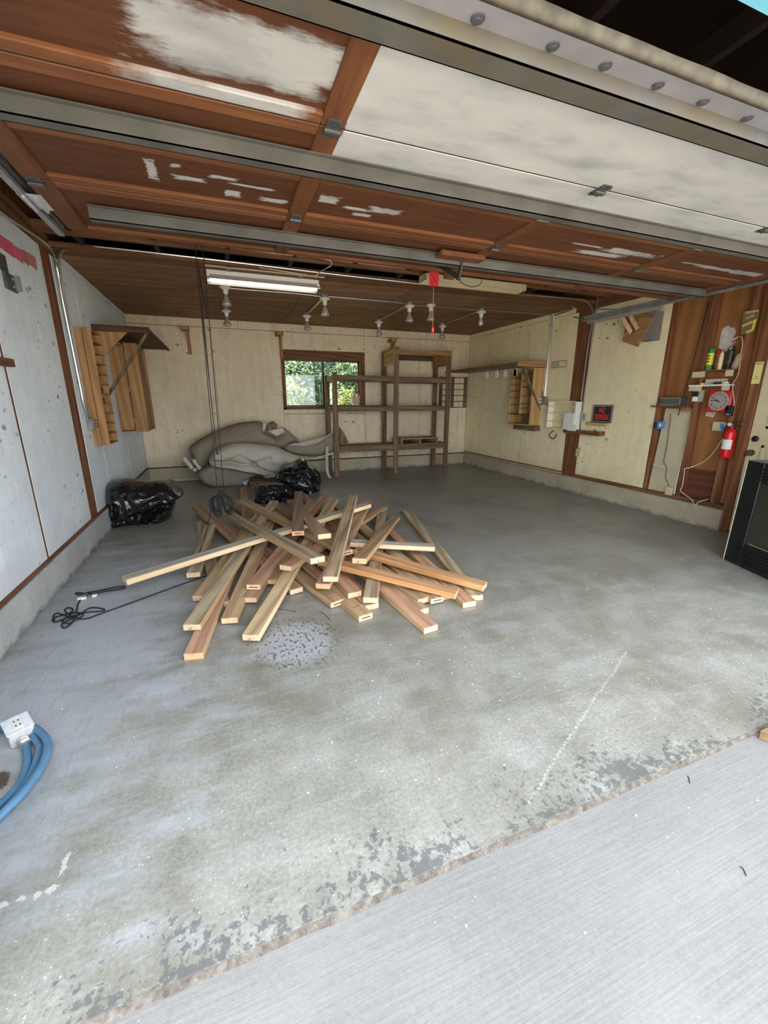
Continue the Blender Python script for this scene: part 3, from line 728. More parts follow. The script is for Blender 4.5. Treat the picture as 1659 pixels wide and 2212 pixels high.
def conduit(pts, label, r=.009, m=None, n=5, nm='conduit', cat='conduit'):
    return tag(MB().tube(spline(pts, n), r, 8).build(nm, m or M_CONDUIT, smooth=SHARP), label, cat)
zc = H-.02
conduit([(1.54, 5.02, H-.012), (1.8, 5.02, H-.012), (2.3, 5.0, H-.012), (2.655, 5.0, zc)], 'steel conduit from the shop light end to the next bulb')
conduit([(2.745, 5.0, zc), (2.85, 5.0, H-.012), (3.7, 5.0, H-.012), (3.875, 5.01, zc)], 'steel conduit between the second and third front bulbs')
conduit([(3.965, 5.01, zc), (4.05, 5.06, H-.012), (4.9, 5.03, H-.012), (5.055, 5.0, zc)], 'steel conduit passing behind the red pull cord')
pR = RWp(1195, 683)
conduit([(5.145, 5.0, zc), (5.25, 4.99, H-.012), (6.2, 4.93, H-.012), (6.32, 4.90, H-.03), (W-.018, 4.895, 2.60), (W-.018, 4.89, 1.9), (W-.018, 4.888, 1.455)], 'conduit from the last bulb down to the switch box')
conduit([(1.50, 5.08, zc), (1.50, 6.22, zc)], 'short conduit linking the two leftmost bulbs')
conduit([(2.70, 5.05, zc), (2.70, 6.20, zc)], 'short conduit running back from the second front bulb')
conduit([(3.925, 5.06, zc), (3.94, 6.28, zc)], 'short conduit running back from the third front bulb')
conduit([(5.10, 5.05, zc), (5.14, 6.25, zc)], 'short conduit running back from the pear shaped bulb')
# conduit along the big beam and down to the left box
yb = 4.045
conduit([(6.1, yb, 2.735), (4.5, yb, 2.715), (3.2, yb, 2.715), (2.4, yb, 2.72), (1.0, yb, 2.735), (.3, yb+.03, 2.74), (.12, yb+.08, 2.71), (.05, yb+.13, 2.60), (.024, 4.235, 2.40), (.02, 4.26, 2.1), (.02, 4.29, 1.6), (.02, 4.30, 1.40), (.02, 4.345, 1.24), (.02, 4.36, 1.185)], 'long conduit running along the beam then down beside the left post', .011)
conduit([(.025, 2.3, 2.60), (.025, 3.2, 2.64), (.025, 4.05, 2.70), (.03, 4.15, 2.55), (.022, 4.175, 2.3), (.02, 4.23, 1.6), (.02, 4.24, 1.40), (.02, 4.285, 1.24), (.02, 4.31, 1.185)], 'conduit along the top of the left wall bending down to the grey box', .011)
# right corner: two conduits that merge and drop along the brown post
conduit([(5.35, 4.05, 2.735), (5.9, 4.05, 2.735), (6.18, 4.06, 2.72), (W-.02, 4.08, 2.58), (W-.016, 4.10, 2.2), (W-.016, 4.105, 1.5), (W-.016, 4.11, 1.37)], 'conduit bending off the beam down the right post')
conduit([(W-.03, 4.02, 2.80), (W-.016, 4.03, 2.5), (W-.016, 4.04, 2.0), (W-.016, 4.05, 1.28), (W-.016, 4.05, 1.22)], 'straight conduit dropping past the white cubby')
conduit([(6.05, 4.30, 2.88), (6.15, 4.32, 2.78), (6.28, 4.40, 2.70), (6.33, 4.6, 2.69), (6.335, 4.80, 2.68), (W-.018, 4.86, 2.6), (W-.018, 4.86, 1.9), (W-.018, 4.86, 1.455)], 'conduit hugging the ceiling corner then dropping to the switch box')
conduit([(W-.018, 5.03, 1.92), (W-.018, 5.02, 1.7), (W-.018, 4.93, 1.455)], 'short conduit from the pigeonhole rack to the switch box')
# outlet and loose cable on the first beam
q = hit(491, 528, 1, 3.71)
ot = thing('beam_outlet', 'small outlet on the brown beam with a plug in it', 'outlet', (q.x, 3.71, q.z))
MB().box(q.x-.055, q.x+.045, 3.700, 3.714, q.z-.03, q.z+.03).build('plate', plain('grey_plate', (.33,.31,.27), .5), ot)
for dx in (-.03,): MB().lathe([(.001,0),(.016,0),(.016,.005),(.001,.005)], (q.x+dx, 3.70, q.z), (0,-1,0), 12).build('receptacle', M_CREAM, ot)
MB().lathe([(.014,0),(.018,.015),(.018,.03),(.008,.045)], (q.x+.015, 3.70, q.z), (0,-1,0), 12).build('plug', plain('amber_plug', (.35,.22,.08), .5), ot)
pts = [hit(u, v, 1, 3.69) for u, v in ((500,527),(508,535),(545,540),(600,548),(680,556),(712,563),(716,572),(708,578))]
pts += [hit(u, v, 1, 4.02) for u, v in ((690,588),(680,596),(650,592),(600,584),(560,578))]
tag(MB().tube(spline(pts, 5), .005, 6).build('loose_cable', M_COPPER, smooth=True), 'loose pale cable drooping from the beam outlet', 'cable')
a = hit(545, 540, 1, 3.70); c = hit(875, 580, 1, 3.70)
conduit([a, (a+c)/2, c], 'straight thin conduit along the first beam', .006)

# ------------------------------------------------------------------ hanging ropes
M_ROPE = plain('black_rope', (.02, .02, .022), .85)
rp = thing('hanging_rope', 'black ropes hanging from the beam with a coiled bundle at the end', 'rope', (1.22, 3.65, .22))
ytop = 3.66
def ropeline(u0, v0, u1, v1, y0=ytop, y1=ytop, r=.004):
    A = hit(u0, v0, 1, y0); B_ = hit(u1, v1, 1, y1)
    MB().tube([A, A.lerp(B_, .5), B_], r, 6).build('strand', M_ROPE, rp)
ropeline(420, 512, 470, 1062); ropeline(436, 512, 484, 1064); ropeline(424, 560, 468, 975); ropeline(428, 560, 452, 820)
k = hit(470, 982, 1, ytop); MB().lathe([(.001,0),(.008,.004),(.009,.02),(.004,.03)], k, n=8).build('knot', M_ROPE, rp)
bt = hit(477, 1064, 1, ytop)
for i in range(13):
    s = -1 if i % 2 else 1
    w = random.uniform(.02, .065); L = random.uniform(.19, .28); oy = random.uniform(-.03, .03)
    cx = bt.x + s*.055 + random.uniform(-.012, .012)
    top = Vector((bt.x+random.uniform(-.01,.01), ytop+oy*.4, bt.z+random.uniform(-.015,.01)))
    pts = [top, Vector((cx-w, ytop+oy, bt.z-L*.35)), Vector((cx-w*.7, ytop+oy, bt.z-L*.85)), Vector((cx, ytop+oy, bt.z-L)), Vector((cx+w*.7, ytop-oy, bt.z-L*.85)), Vector((cx+w*.6, ytop-oy, bt.z-L*.35)), top]
    MB().tube(spline(pts, 5), .0055, 6).build('loop', M_ROPE, rp, smooth=True)
MB().lathe([(.012,0),(.024,.01),(.024,.05),(.012,.06)], (bt.x, ytop, bt.z-.035), n=12).build('binding', M_ROPE, rp, smooth=True)
pts = [hit(458, 1085, 1, ytop), hit(452, 1120, 1, 3.5), FLp(443, 1160, .10), FLp(432, 1190, .085), FLp(422, 1205, .082)]
MB().tube(spline(pts, 6), .0045, 6).build('tail', M_ROPE, rp, smooth=True)
# ------------------------------------------------------------------ left wall fittings
M_PINE = wood('amber_pine', (.50, .285, .12), (.33, .17, .07), 'Z', .7, perobj=.06)
M_PINEX = wood('amber_pine_flat', (.46, .27, .12), (.30, .16, .07), 'Y', .7, perobj=.06)
M_PINEL = wood('amber_pine_crosswise', (.46, .27, .12), (.30, .16, .07), 'X', .7, perobj=.06)
M_PLANKB = wood('brown_plank', (.30, .175, .08), (.19, .105, .048), 'Y', .6)
M_OLD = wood('dusty_pine', (.25, .165, .095), (.14, .09, .052), 'Z', .7, perobj=.1)
M_OLDX = wood('dusty_pine_lengthwise', (.24, .165, .10), (.14, .092, .056), 'X', .7, perobj=.1)
M_OLDY = wood('dusty_pine_deep', (.24, .165, .10), (.14, .092, .056), 'Y', .7, perobj=.1)
M_SMOKE = wood('smoked_board', (.13, .072, .04), (.07, .038, .02), 'X', .7)

rk = thing('pigeonhole_rack', 'tall narrow pine pigeonhole rack on the left wall beside the conduit', 'wall rack', (.07, 4.6, .93))
ya, yz = 4.43, 4.80
MB().box(0, .067, ya, ya+.02, .925, 2.10).build('side_board', M_PINE, rk, bevel=.003)
MB().box(.072, .146, ya, ya+.02, .93, 2.105).build('side_board', M_PINE, rk, bevel=.003)
MB().box(0, .008, ya+.02, yz, .93, 2.09).build('back_panel', M_PINE, rk)
for i in range(12):
    z = .935+.1035*i
    MB().box(.008, .15, ya+.02, yz+.015, z, z+.012).build('shelf', M_PINEX, rk)
for i in range(11):
    z = .947+.1035*i
    MB().box(.008, .148, yz-.01, yz, z, z+.0915).build('divider', M_PINE, rk)
for z in (1.47, 1.365):
    tag(MB().prism([(.03, 4.52, z), (.13, 4.52, z), (.13, 4.60, z), (.03, 4.62, z)], (0, 0, .06)).build('box_of_nails', plain('dark_carton', (.05,.045,.045), .8)), 'dark small box in the upper of two filled pigeonholes' if z > 1.4 else 'dark small box in the lower of two filled pigeonholes', 'box')

ca = thing('wall_cabinet', 'pine board cabinet under the plank shelf on the left wall', 'cabinet', (.17, 6.1, .97))
ye = 6.42
MB().box(0.002, .166, 5.79, 5.815, 1.03, 2.08).build('door', M_PINE, ca, bevel=.003)
MB().box(.02, .166, 5.815, 5.83, .985, 2.10).build('side_board', M_PINE, ca, bevel=.003)
MB().box(.180, .336, 5.79, 5.815, .975, 2.12).build('side_board', M_PINE, ca, bevel=.003)
MB().box(.0, .01, 5.83, ye, .975, 2.12).build('back_panel', M_PINE, ca)
MB().box(.01, .336, ye-.02, ye, .975, 2.10).build('side_board', M_PINE, ca, bevel=.003)
for z in (.98, 1.5, 2.09): MB().box(.01, .33, 5.815, ye-.02, z, z+.018).build('shelf', M_PINEX, ca)
MB().box(.316, .336, 6.02, 6.16, .985, 2.10).build('face_board', M_OLD, ca, bevel=.003)
for z in (1.95, 1.55, 1.12): MB().box(.168, .178, 5.783, 5.79, z-.03, z+.03).build('hinge', M_GALV, ca)

sh = thing('plank_shelf', 'dark plank shelf with diagonal brace above the left cabinet', 'shelf', (.29, 6.2, 2.15))
ys = 5.132
MB().box(.0, .58, ys+.02, D-.012, 2.20, 2.228).build('plank', M_SMOKE, sh, bevel=.003)
MB().box(.0, .585, ys, ys+.03, 2.168, 2.235).build('front_rail', M_SMOKE, sh, bevel=.003)
MB().box(.555, .585, ys+.03, D-.012, 2.185, 2.2).build('edge_strip', M_SMOKE, sh)
g3 = [hit(u, v, 1, ys+.045) for u, v in ((197,714),(277,717),(226,767))]
g3[0].x = .0
MB().prism([(max(.0,p.x), ys+.032, min(p.z,2.2)) for p in g3]+[(0.0, ys+.032, g3[2].z+.02)], (0,.015,0)).build('gusset', M_PINE, sh)
b0 = hit(317, 720, 1, ys+.06); b1 = hit(238, 846, 1, ys+.06)
MB().beam((b0.x, ys+.07, min(b0.z,2.185)), (b1.x, ys+.07, b1.z), .03, .05, (0,1,0)).build('brace', M_OLD, sh, bevel=.003)
MB().beam((b1.x+.01, ys+.07, b1.z+.02), (.005, ys+.07, b1.z-.12), .03, .05, (0,1,0)).build('brace_foot', M_OLD, sh, bevel=.003)

q = LWp(190, 917)
bx = thing('switch_box', 'grey steel switch box below the left conduits', 'electrical box', (.025, q.y, q.z-.05))
MB().box(0, .045, q.y-.045, q.y+.05, q.z-.055, q.z+.065).build('box', M_GALV, bx, bevel=.004)
for dz in (-.025, .005, .035): MB().box(.02, .07, q.y+.05, q.y+.075, q.z+dz-.005, q.z+dz+.005).build('lever', M_DARKSTEEL, bx)
MB().box(.045, .047, q.y-.035, q.y+.04, q.z-.045, q.z+.055).build('cover', plain('pale_cover', (.5,.52,.55), .4, .4), bx)

q0 = LWp(0, 575); q1 = LWp(30, 628)
gb_ = thing('door_spring_bracket', 'grey bolted steel plate high on the left wall', 'bracket', (.02, 3.1, 2.14))
MB().box(0, .02, 3.02, 3.19, 2.14, 2.25).build('plate', M_DARKSTEEL, gb_, bevel=.006)
MB().box(.0, .05, 3.155, 3.17, 2.15, 2.25).build('flange', M_GALV, gb_)
MB().box(0, .016, 2.98, 3.10, 2.25, 2.36).build('plate', M_DARKSTEEL, gb_, bevel=.004)
for z in (2.17, 2.22): MB().lathe([(.001,0),(.012,0),(.012,.01),(.001,.01)], (.02, 3.12, z), (1,0,0), 6).build('bolt', M_GALV, gb_)
pk = [((3.02,3.30), 2.405, (.62,.10,.17)), ((3.30,3.44), 2.405, (.68,.12,.20)), ((3.44,3.56), 2.42, (.42,.16,.14)), ((3.56,3.72), 2.43, (.55,.20,.19))]
pt = thing('pink_tape', 'pink tape strips stuck high on the left wall', 'tape', (.005, 3.35, 2.40))
for (y0, y1), z, c in pk:
    MB().prism([(.004, y0, z), (.004, y1-.01, z-.01), (.010, y1-.015, z+.085), (.008, y0+.01, z+.08)], (.003,0,0)).build('strip', plain('pink_paper', c, .7), pt)
q = LWp(10, 785)
tag(MB().box(0, .045, 2.55, q.y+.03, q.z-.02, q.z+.03).build('wood_cleat', M_FIRY, bevel=.003), 'small brown cleat over a panel seam on the left wall', 'wood cleat')

# ------------------------------------------------------------------ back wall fittings
def wbracket(u, vt, vb, label, arm):
    x = BWp(u, vt).x; zt = BWp(u, vt).z; zb = BWp(u, vb).z
    t = thing('shelf_bracket', label, 'bracket', (x, D, zb))
    MB().box(x-.025, x+.025, D-.03, D, zb, zt-.02).build('upright', M_PINE, t, bevel=.003)
    MB().box(x-.09, x+.03, D-.22, D, zt-.035, zt+.02).build('arm', M_PINE, t, bevel=.003)
    MB().beam((x, D-.16, zt-.03), (x, D-.02, zt-.26), .03, .03).build('brace', M_PINE, t)
wbracket(405, 711, 766, 'small wooden shelf bracket left on the back wall', 1)
wbracket(605, 723, 775, 'wooden shelf bracket at the top left corner of the window', 1)
wbracket(846, 737, 765, 'wooden shelf bracket above the tall timber shelf', 1)

su = thing('timber_shelving', 'freestanding shelving of rough weathered two by four timber', 'shelving unit', (4.36, 6.9, 0))
FX = (3.215, 4.395, 5.495); BX = (3.205, 4.362, 5.495); FY, BY = 6.63, 7.17
tops = (1.875, 2.33, 2.305)
def post(x, y, zt): MB().box(x-.045, x+.045, y-.02, y+.02, 0, zt).build('post', M_OLD, su, bevel=.004)
for i in range(3):
    post(FX[i], FY, tops[i]); post(BX[i], BY, (1.84, 2.28, 2.28)[i])
LV = [(.455, .545), (1.195, 1.285), (1.735, 1.825)]
for li, (z0, z1) in enumerate(LV):
    for i in range(2):
        dz = -.02 if (li == 2 and i == 1) else 0
        MB().box(FX[i]+.046, FX[i+1]-.046, FY-.01, FY+.028, z0+dz, z1+dz).build('front_beam', M_OLDX, su, bevel=.004)
        MB().box(BX[i]+.046, BX[i+1]-.046, BY-.028, BY+.01, z0+dz, z1+dz).build('back_beam', M_OLDX, su, bevel=.004)
    for i in range(3):
        MB().box(FX[i]-.02, FX[i]+.02, FY+.03, BY-.03, z0-.005, z1-.012).build('side_beam', M_OLDY, su, bevel=.004)
MB().box(FX[0]-.03, FX[2]+.03, FY+.022, BY-.022, .546, .562).build('shelf_board', wood('brown_shelf_ply', (.36,.21,.11), None, 'X', .6), su)
MB().box(FX[0]+.05, FX[1]-.05, 6.96, BY-.03, 1.286, 1.298).build('shelf_board', M_OLDX, su)
MB().box(FX[1]+.05, FX[2]-.05, FY+.03, BY-.03, 1.806, 1.818).build('shelf_board', M_OLDX, su)
for x in (FX[1], FX[2]): MB().box(x-.060, x-.047, FY+.0, BY+.02, 2.03, 2.31).build('end_panel', M_PINEX, su)
MB().box(FX[1]-.04, FX[2]+.04, FY-.035, FY-.021, 2.215, 2.295).build('top_beam', M_PINEL, su, bevel=.003)
MB().box(FX[1]-.04, FX[2]+.04, BY+.02, BY+.034, 2.16, 2.26).build('top_beam', M_SMOKE, su, bevel=.003)
MB().box(FX[1]-.065, FX[1]-.046, FY-.03, FY+.01, 1.98, 2.33).build('splice', M_PINE, su, bevel=.003)
MB().box(FX[0]+.047, FX[0]+.06, FY-.03, FY+.01, 1.72, 1.80).build('cleat', M_OLD, su)

lr = thing('low_riser', 'low open fronted plywood riser on the bottom shelf', 'riser', (4.9, 6.85, .562))
x0 = hit(868, 960, 1, 6.70).x; x1 = hit(946, 960, 1, 6.70).x; z0 = .562
MB().box(x0-.01, x1+.01, 6.69, 7.11, z0+.085, z0+.103).build('top', wood('riser_ply', (.55,.38,.20), None, 'X', .6), lr, bevel=.002)
for xx in (x0, (x0+x1)/2, x1-.018): MB().box(xx, xx+.018, 6.70, 7.10, z0, z0+.085).build('leg', wood('riser_edge', (.62,.43,.23), None, 'Z', .6), lr)
MB().box(x0+.018, x1-.018, 7.09, 7.10, z0, z0+.085).build('back', M_SMOKE, lr)

cn = thing('tin_can', 'tall tin can standing by the window behind the timber shelving', 'can', (3.745, 7.07, 1.298))
MB().lathe([(.001,0),(.075,0),(.077,.006),(.075,.012),(.075,.20),(.077,.207),(.072,.208),(.070,.10),(.001,.10)], (3.745, 7.07, 1.298), n=24).build('can_body', plain('tarnished_tin', (.55,.48,.36), .3, .7), cn, smooth=SHARP)
MB().lathe([(.0755,.03),(.0762,.032),(.0762,.17),(.0755,.172)], (3.745, 7.07, 1.298), n=24).build('can_label', plain('faded_label', (.55,.42,.30), .5), cn, smooth=True)

wr_ = thing('ladder_rack', 'brown ladder like rack with thin rods on the back wall corner', 'wall rack', (6.03, D, 1.23))
xa = BWp(948, 850).x
for x in (5.70, 5.985, 6.30): MB().box(x-.03, x+.03, D-.045, D-.0, 1.235, 1.87).build('upright', M_OLD, wr_, bevel=.003)
for i in range(6):
    z = 1.245+.122*i
    MB().tube([(5.68, D-.052, z), (6.335, D-.052, z)], .008, 8).build('rod', plain('dark_rod', (.10,.06,.035), .6), wr_)
q = BWp(841.5, 944.5)
wo = thing('wall_outlet', 'white duplex outlet on the back wall behind the shelving', 'outlet', (q.x, D, q.z))
MB().box(q.x-.036, q.x+.036, D-.007, D, q.z-.058, q.z+.058).build('cover_plate', M_WHITE, wo, bevel=.003)
for dz in (-.024, .024): MB().lathe([(.001,0),(.017,0),(.017,.003),(.001,.003)], (q.x, D-.007, q.z+dz), (0,-1,0), 12).build('receptacle', plain('outlet_face', (.45,.43,.38), .5), wo)

# ------------------------------------------------------------------ right wall fittings
XF = 6.15
ps = thing('plank_shelf', 'long plank shelf running along the right wall to the back corner', 'shelf', (6.15, 6.0, 1.94))
xp = hit(1121, 787, 1, 4.905).x
MB().box(xp+.02, W, 4.93, D-.012, 1.955, 1.985).build('plank', M_PLANKB, ps, bevel=.003)
MB().box(xp-.02, W, 4.895, 4.93, 1.915, 2.005).build('end_fascia', M_PINEL, ps, bevel=.004)
MB().box(xp, xp+.03, 4.93, D-.012, 1.945, 1.965).build('front_strip', wood('brown_strip', (.28,.16,.075), None, 'Y'), ps)
p0 = hit(1130, 797, 1, 4.95); p1 = RWp(1166, 886)
MB().beam((p0.x, 4.94, min(1.93, p0.z)), (W-.01, p1.y, p1.z), .03, .06, (0,1,0)).build('brace', M_OLD, ps, bevel=.003)
MB().tube([(xp+.015, 5.0, 1.925), (xp+.015, 6.6, 1.925)], .006, 8).build('rod', M_GALV, ps)

M_GOLD = wood('golden_pine', (.66,.43,.19), (.48,.28,.11), 'Z', .6, perobj=.05); M_GOLDY = wood('golden_pine_flat', (.60,.39,.17), (.44,.26,.10), 'Y', .6, perobj=.05)
pr = thing('pigeonhole_rack', 'pine pigeonhole rack with two columns under the right plank shelf', 'wall rack', (6.25, 5.26, .985))
y0, y1, z0, z1 = 4.967, 5.565, .985, 1.90
MB().box(XF, W, y0, y0+.02, z0, z1+.01).build('side_board', M_GOLD, pr, bevel=.003)
MB().box(XF, W, y1-.02, y1, z0, z1-.03).build('side_board', M_GOLD, pr, bevel=.003)
MB().box(W-.008, W, y0+.02, y1-.02, z0, z1).build('back_panel', M_GOLD, pr)
ym = 5.26
MB().box(XF, W-.008, ym-.01, ym+.01, z0+.17, z1).build('divider', M_GOLD, pr)
MB().box(XF-.005, W-.008, y0+.02, y1-.02, z0-.01, z0+.012).build('shelf', M_GOLDY, pr)
MB().box(XF-.005, W-.008, y0+.02, y1-.02, z0+.165, z0+.18).build('shelf', M_SMOKE, pr)
for z in (1.31, 1.43, 1.54, 1.65, 1.76): MB().box(XF, W-.008, ym+.01, y1-.02, z, z+.012).build('shelf', M_PLANKB, pr)
for z in (1.25, 1.33, 1.46, 1.60, 1.71, 1.82): MB().box(XF, W-.008, y0+.02, ym-.01, z, z+.012).build('shelf', M_PLANKB, pr)
MB().box(XF+.10, W, y0-.03, y1-.05, z0-.10, z0-.012).build('cleat', M_OLDY, pr, bevel=.003)
MB().box(XF+.01, XF+.02, y0+.02, y0+.21, z0+.015, z0+.16).build('opening_shade', M_SMOKE, pr)  # dark sheet standing in for the shade inside the open lower box

# spring clips hanging from the rod, each with a white tag
CL = [(1052, 'farthest white clip hanging from the right shelf rod'), (1073, 'second farthest white clip on the right shelf rod'), (1091, 'middle white clip on the right shelf rod'), (1112, 'white clip in front of the left pigeonhole column'), (1145, 'nearest white clip hanging beside the pine side board')]
for u, lab in CL:
    xx = xp+.015
    p = hit(u, 822, 0, xx)
    yy = max(4.99, min(6.6, p.y))
    t = thing('hanging_clip', lab, 'clip', (xx, yy, 1.80), 'clips on the right shelf rod')
    MB().tube([(xx, yy, 1.925), (xx, yy, 1.86)], .004, 6).build('hook', M_GALV, t)
    MB().prism([(xx-.012, yy-.03, 1.87), (xx-.012, yy+.03, 1.87), (xx-.012, yy+.042, 1.845), (xx-.012, yy+.04, 1.775), (xx-.012, yy-.04, 1.775), (xx-.012, yy-.042, 1.845)], (.008,0,0)).build('tag', M_WHITE, t)

q0 = RWp(1168, 859); q1 = RWp(1183, 876)
jb = thing('switch_box', 'grey double outlet box at the foot of the right conduits', 'electrical box', (W-.03, 4.9, 1.31))
MB().box(W-.05, W, 4.815, 4.985, 1.32, 1.455).build('box', plain('olive_steel', (.30,.29,.22), .4, .4), jb, bevel=.004)
for dy in (4.93, 4.965):
    for dz in (1.36, 1.415): MB().box(W-.054, W-.05, dy-.013, dy+.013, dz-.018, dz+.018).build('receptacle', M_WHITE, jb)
a = RWp(1193, 781); c = RWp(1224, 793)
pf = thing('paper_labels', 'two faded paper cards pinned side by side on the right wall', 'paper', (W, (a.y+c.y)/2, c.z))
MB().box(W-.012, W, c.y, a.y, c.z, a.z).build('frame', plain('drab_frame', (.38,.31,.14), .7), pf)
MB().box(W-.015, W-.012, a.y-.15, a.y-.02, c.z+.014, a.z-.014).build('card', plain('drab_card', (.48,.43,.28), .7), pf)
MB().box(W-.015, W-.012, c.y+.02, a.y-.17, c.z+.014, a.z-.014).build('card', plain('light_card', (.80,.74,.50), .7), pf)

wc = thing('white_cubby', 'white painted open cubby shelf on the right wall', 'wall shelf', (W-.06, 4.38, .95))
y0, y1, z0, z1 = 4.09, 4.67, .96, 1.385; dx = .12
M_CUB = plain('cubby_white', (.86, .82, .66), .5, 0, .06, 6)
MB().box(W-.012, W, y0, y1, z0, z1).build('back_panel', plain('cubby_back', (.78,.69,.44), .6, 0, .1, 6), wc)
MB().box(W-dx, W-.012, y1-.014, y1, z0, z1).build('side_panel', M_CUB, wc)
MB().box(W-dx, W-.012, y0, y0+.014, z0, z1).build('side_panel', M_WHITE, wc)
for z in (z0, z0+.105, z0+.235, z0+.335): MB().box(W-dx, W-.012, y0+.014, y1-.014, z, z+.012).build('shelf', M_CUB, wc)
MB().box(W-dx, W-.012, y0, y1, z1-.012, z1).build('top', M_CUB, wc)
MB().prism([(W-dx-.012, 4.095, z0+.01), (W-dx-.012, 4.30, z0+.01), (W-dx-.012, 4.28, z0+.24), (W-dx-.012, 4.095, z0+.23)], (.010,0,0)).build('door', M_WHITE, wc)
MB().prism([(W-dx-.03, 4.02, z0-.012), (W-dx-.03, 4.19, z0-.012), (W-dx-.03, 4.185, z0+.05), (W-dx-.03, 4.02, z0+.085)], (.012,0,0)).build('flap', M_WHITE, wc)
q = RWp(1252, 900)
go = thing('grey_outlet', 'grey weathered outlet plate beside the white cubby', 'outlet', (W, 4.0, q.z))
MB().box(W-.03, W, 3.975, 4.085, q.z-.055, q.z+.055).build('box', plain('grey_box', (.42,.41,.37), .5), go, bevel=.004)
MB().box(W-.033, W-.03, 3.99, 4.03, q.z-.035, q.z+.035).build('receptacle', plain('grey_face', (.25,.25,.23), .5), go)

st_ = thing('sign_ledge', 'small red brown tray shelf below the warning sign', 'shelf', (W-.05, 3.95, .90))
MB().box(W-.11, W, 3.62, 4.30, .905, .918).build('bottom', M_FIRY, st_)
MB().box(W-.11, W-.098, 3.62, 4.30, .918, .965).build('front', M_FIRY, st_, bevel=.002)
MB().box(W-.098, W, 3.62, 3.635, .918, .965).build('end', M_FIRY, st_)
for y in (3.78, 3.95): tag(MB().box(W-.07, W-.03, y-.04, y+.04, .919, .948).build('scrap_block', wood('pink_scrap', (.5,.28,.2), None, 'Y'), bevel=.003), 'pale scrap block in the tray shelf, %s the post' % ('nearer' if y > 3.9 else 'farther from'), 'wood scrap')
q = RWp(1290, 916)
tag(MB().box(W-.07, W, 3.565, 3.93, 1.045, 1.085).build('sign_block', plain('mustard_block', (.48,.38,.12), .7), bevel=.003), 'mustard block that the warning sign stands on', 'wood block')

# warning sign
sg = thing('warning_sign', 'black sign with red lettering NO TRESPASSING', 'sign', (W-.02, 3.72, 1.088))
def on_wall(u, v, off=.03): return RWp(u, v, off)
P = [on_wall(1276, 913), on_wall(1318, 914), on_wall(1327, 875), on_wall(1283, 875)]
sy0, sy1 = (P[1].y+P[2].y)/2, (P[0].y+P[3].y)/2; sz0, sz1 = 1.088, (P[2].z+P[3].z)/2
sgb = MB().box(W-.032, W-.029, sy0, sy1, sz0, sz1).build('board', plain('sign_black', (.02,.02,.022), .4), sg)
b = MB(); i_ = .012; t = .004; xf = W-.0335
for (a0, a1, c0, c1) in ((sy0+i_, sy1-i_, sz0+i_, sz0+i_+t), (sy0+i_, sy1-i_, sz1-i_-t, sz1-i_), (sy0+i_, sy0+i_+t, sz0+i_, sz1-i_), (sy1-i_-t, sy1-i_, sz0+i_, sz1-i_)): b.box(xf, xf+.0015, a0, a1, c0, c1)
b.build('border', M_WHITE, sgb)
DG = []
def text_part(txt, size, loc, xdir, up, mat, parent, name='lettering', sx=1.0, bold=.0, depth=.0008):
    """flat lettering as a mesh: xdir reading direction, up letter height direction"""
    cu = bpy.data.curves.new('txt', 'FONT'); cu.body = txt; cu.size = size; cu.align_x = 'CENTER'; cu.align_y = 'CENTER'; cu.extrude = depth; cu.offset = bold; cu.space_character = 1.06
    ob = bpy.data.objects.new('txt', cu); C.objects.link(ob)
    dg = bpy.context.evaluated_depsgraph_get(); me = bpy.data.meshes.new_from_object(ob.evaluated_get(dg))
    bpy.data.objects.remove(ob); bpy.data.curves.remove(cu)
    X = Vector(xdir).normalized(); U = Vector(up).normalized(); N = X.cross(U); base = WL[parent.name]
    for v in me.vertices:
        c = v.co.copy(); v.co = Vector(loc)-base + X*(c.x*sx) + U*c.y + N*c.z
    me.materials.clear(); me.materials.append(mat); me.name = name
    o = bpy.data.objects.new(name, me); C.objects.link(o); o.parent = parent; WL[o.name] = base
    return o
M_SIGNRED = plain('sign_red', (.85, .06, .03), .45, 0, .03)
ymid = (sy0+sy1)/2; hh = sz1-sz0
text_part('NO', .110, (W-.034, ymid, sz0+hh*.70), (0,-1,0), (0,0,1), M_SIGNRED, sgb, sx=.60, bold=.0006)
text_part('TRESPASSING', .110, (W-.034, ymid, sz0+hh*.30), (0,-1,0), (0,0,1), M_SIGNRED, sgb, sx=.36, bold=.0002)
p = RWp(1198, 940)
hk = spline([(W-.03, p.y-.07, p.z+.03), (W-.03, p.y-.04, p.z-.045), (W-.03, p.y+.03, p.z-.055), (W-.03, p.y+.075, p.z-.02), (W-.03, p.y+.075, p.z+.02), (W-.02, p.y+.04, p.z+.055), (W-.002, p.y+.02, p.z+.06)], 5)
tag(MB().tube(hk, .007, 8).build('utility_hook', M_BLACK, smooth=True), 'black curved utility hook under the white cubby', 'hook')
p = RWp(1250, 978)
lb = thing('low_outlet', 'cream outlet box low on the right wall beside the post', 'outlet', (W, 4.04, p.z-.06))
MB().box(W-.035, W, 3.985, 4.075, p.z-.06, p.z+.06).build('box', M_CREAM, lb, bevel=.004)
MB().box(W-.037, W-.035, 4.0, 4.03, p.z-.04, p.z+.04).build('receptacle', plain('yellowed', (.55,.47,.25), .5), lb)

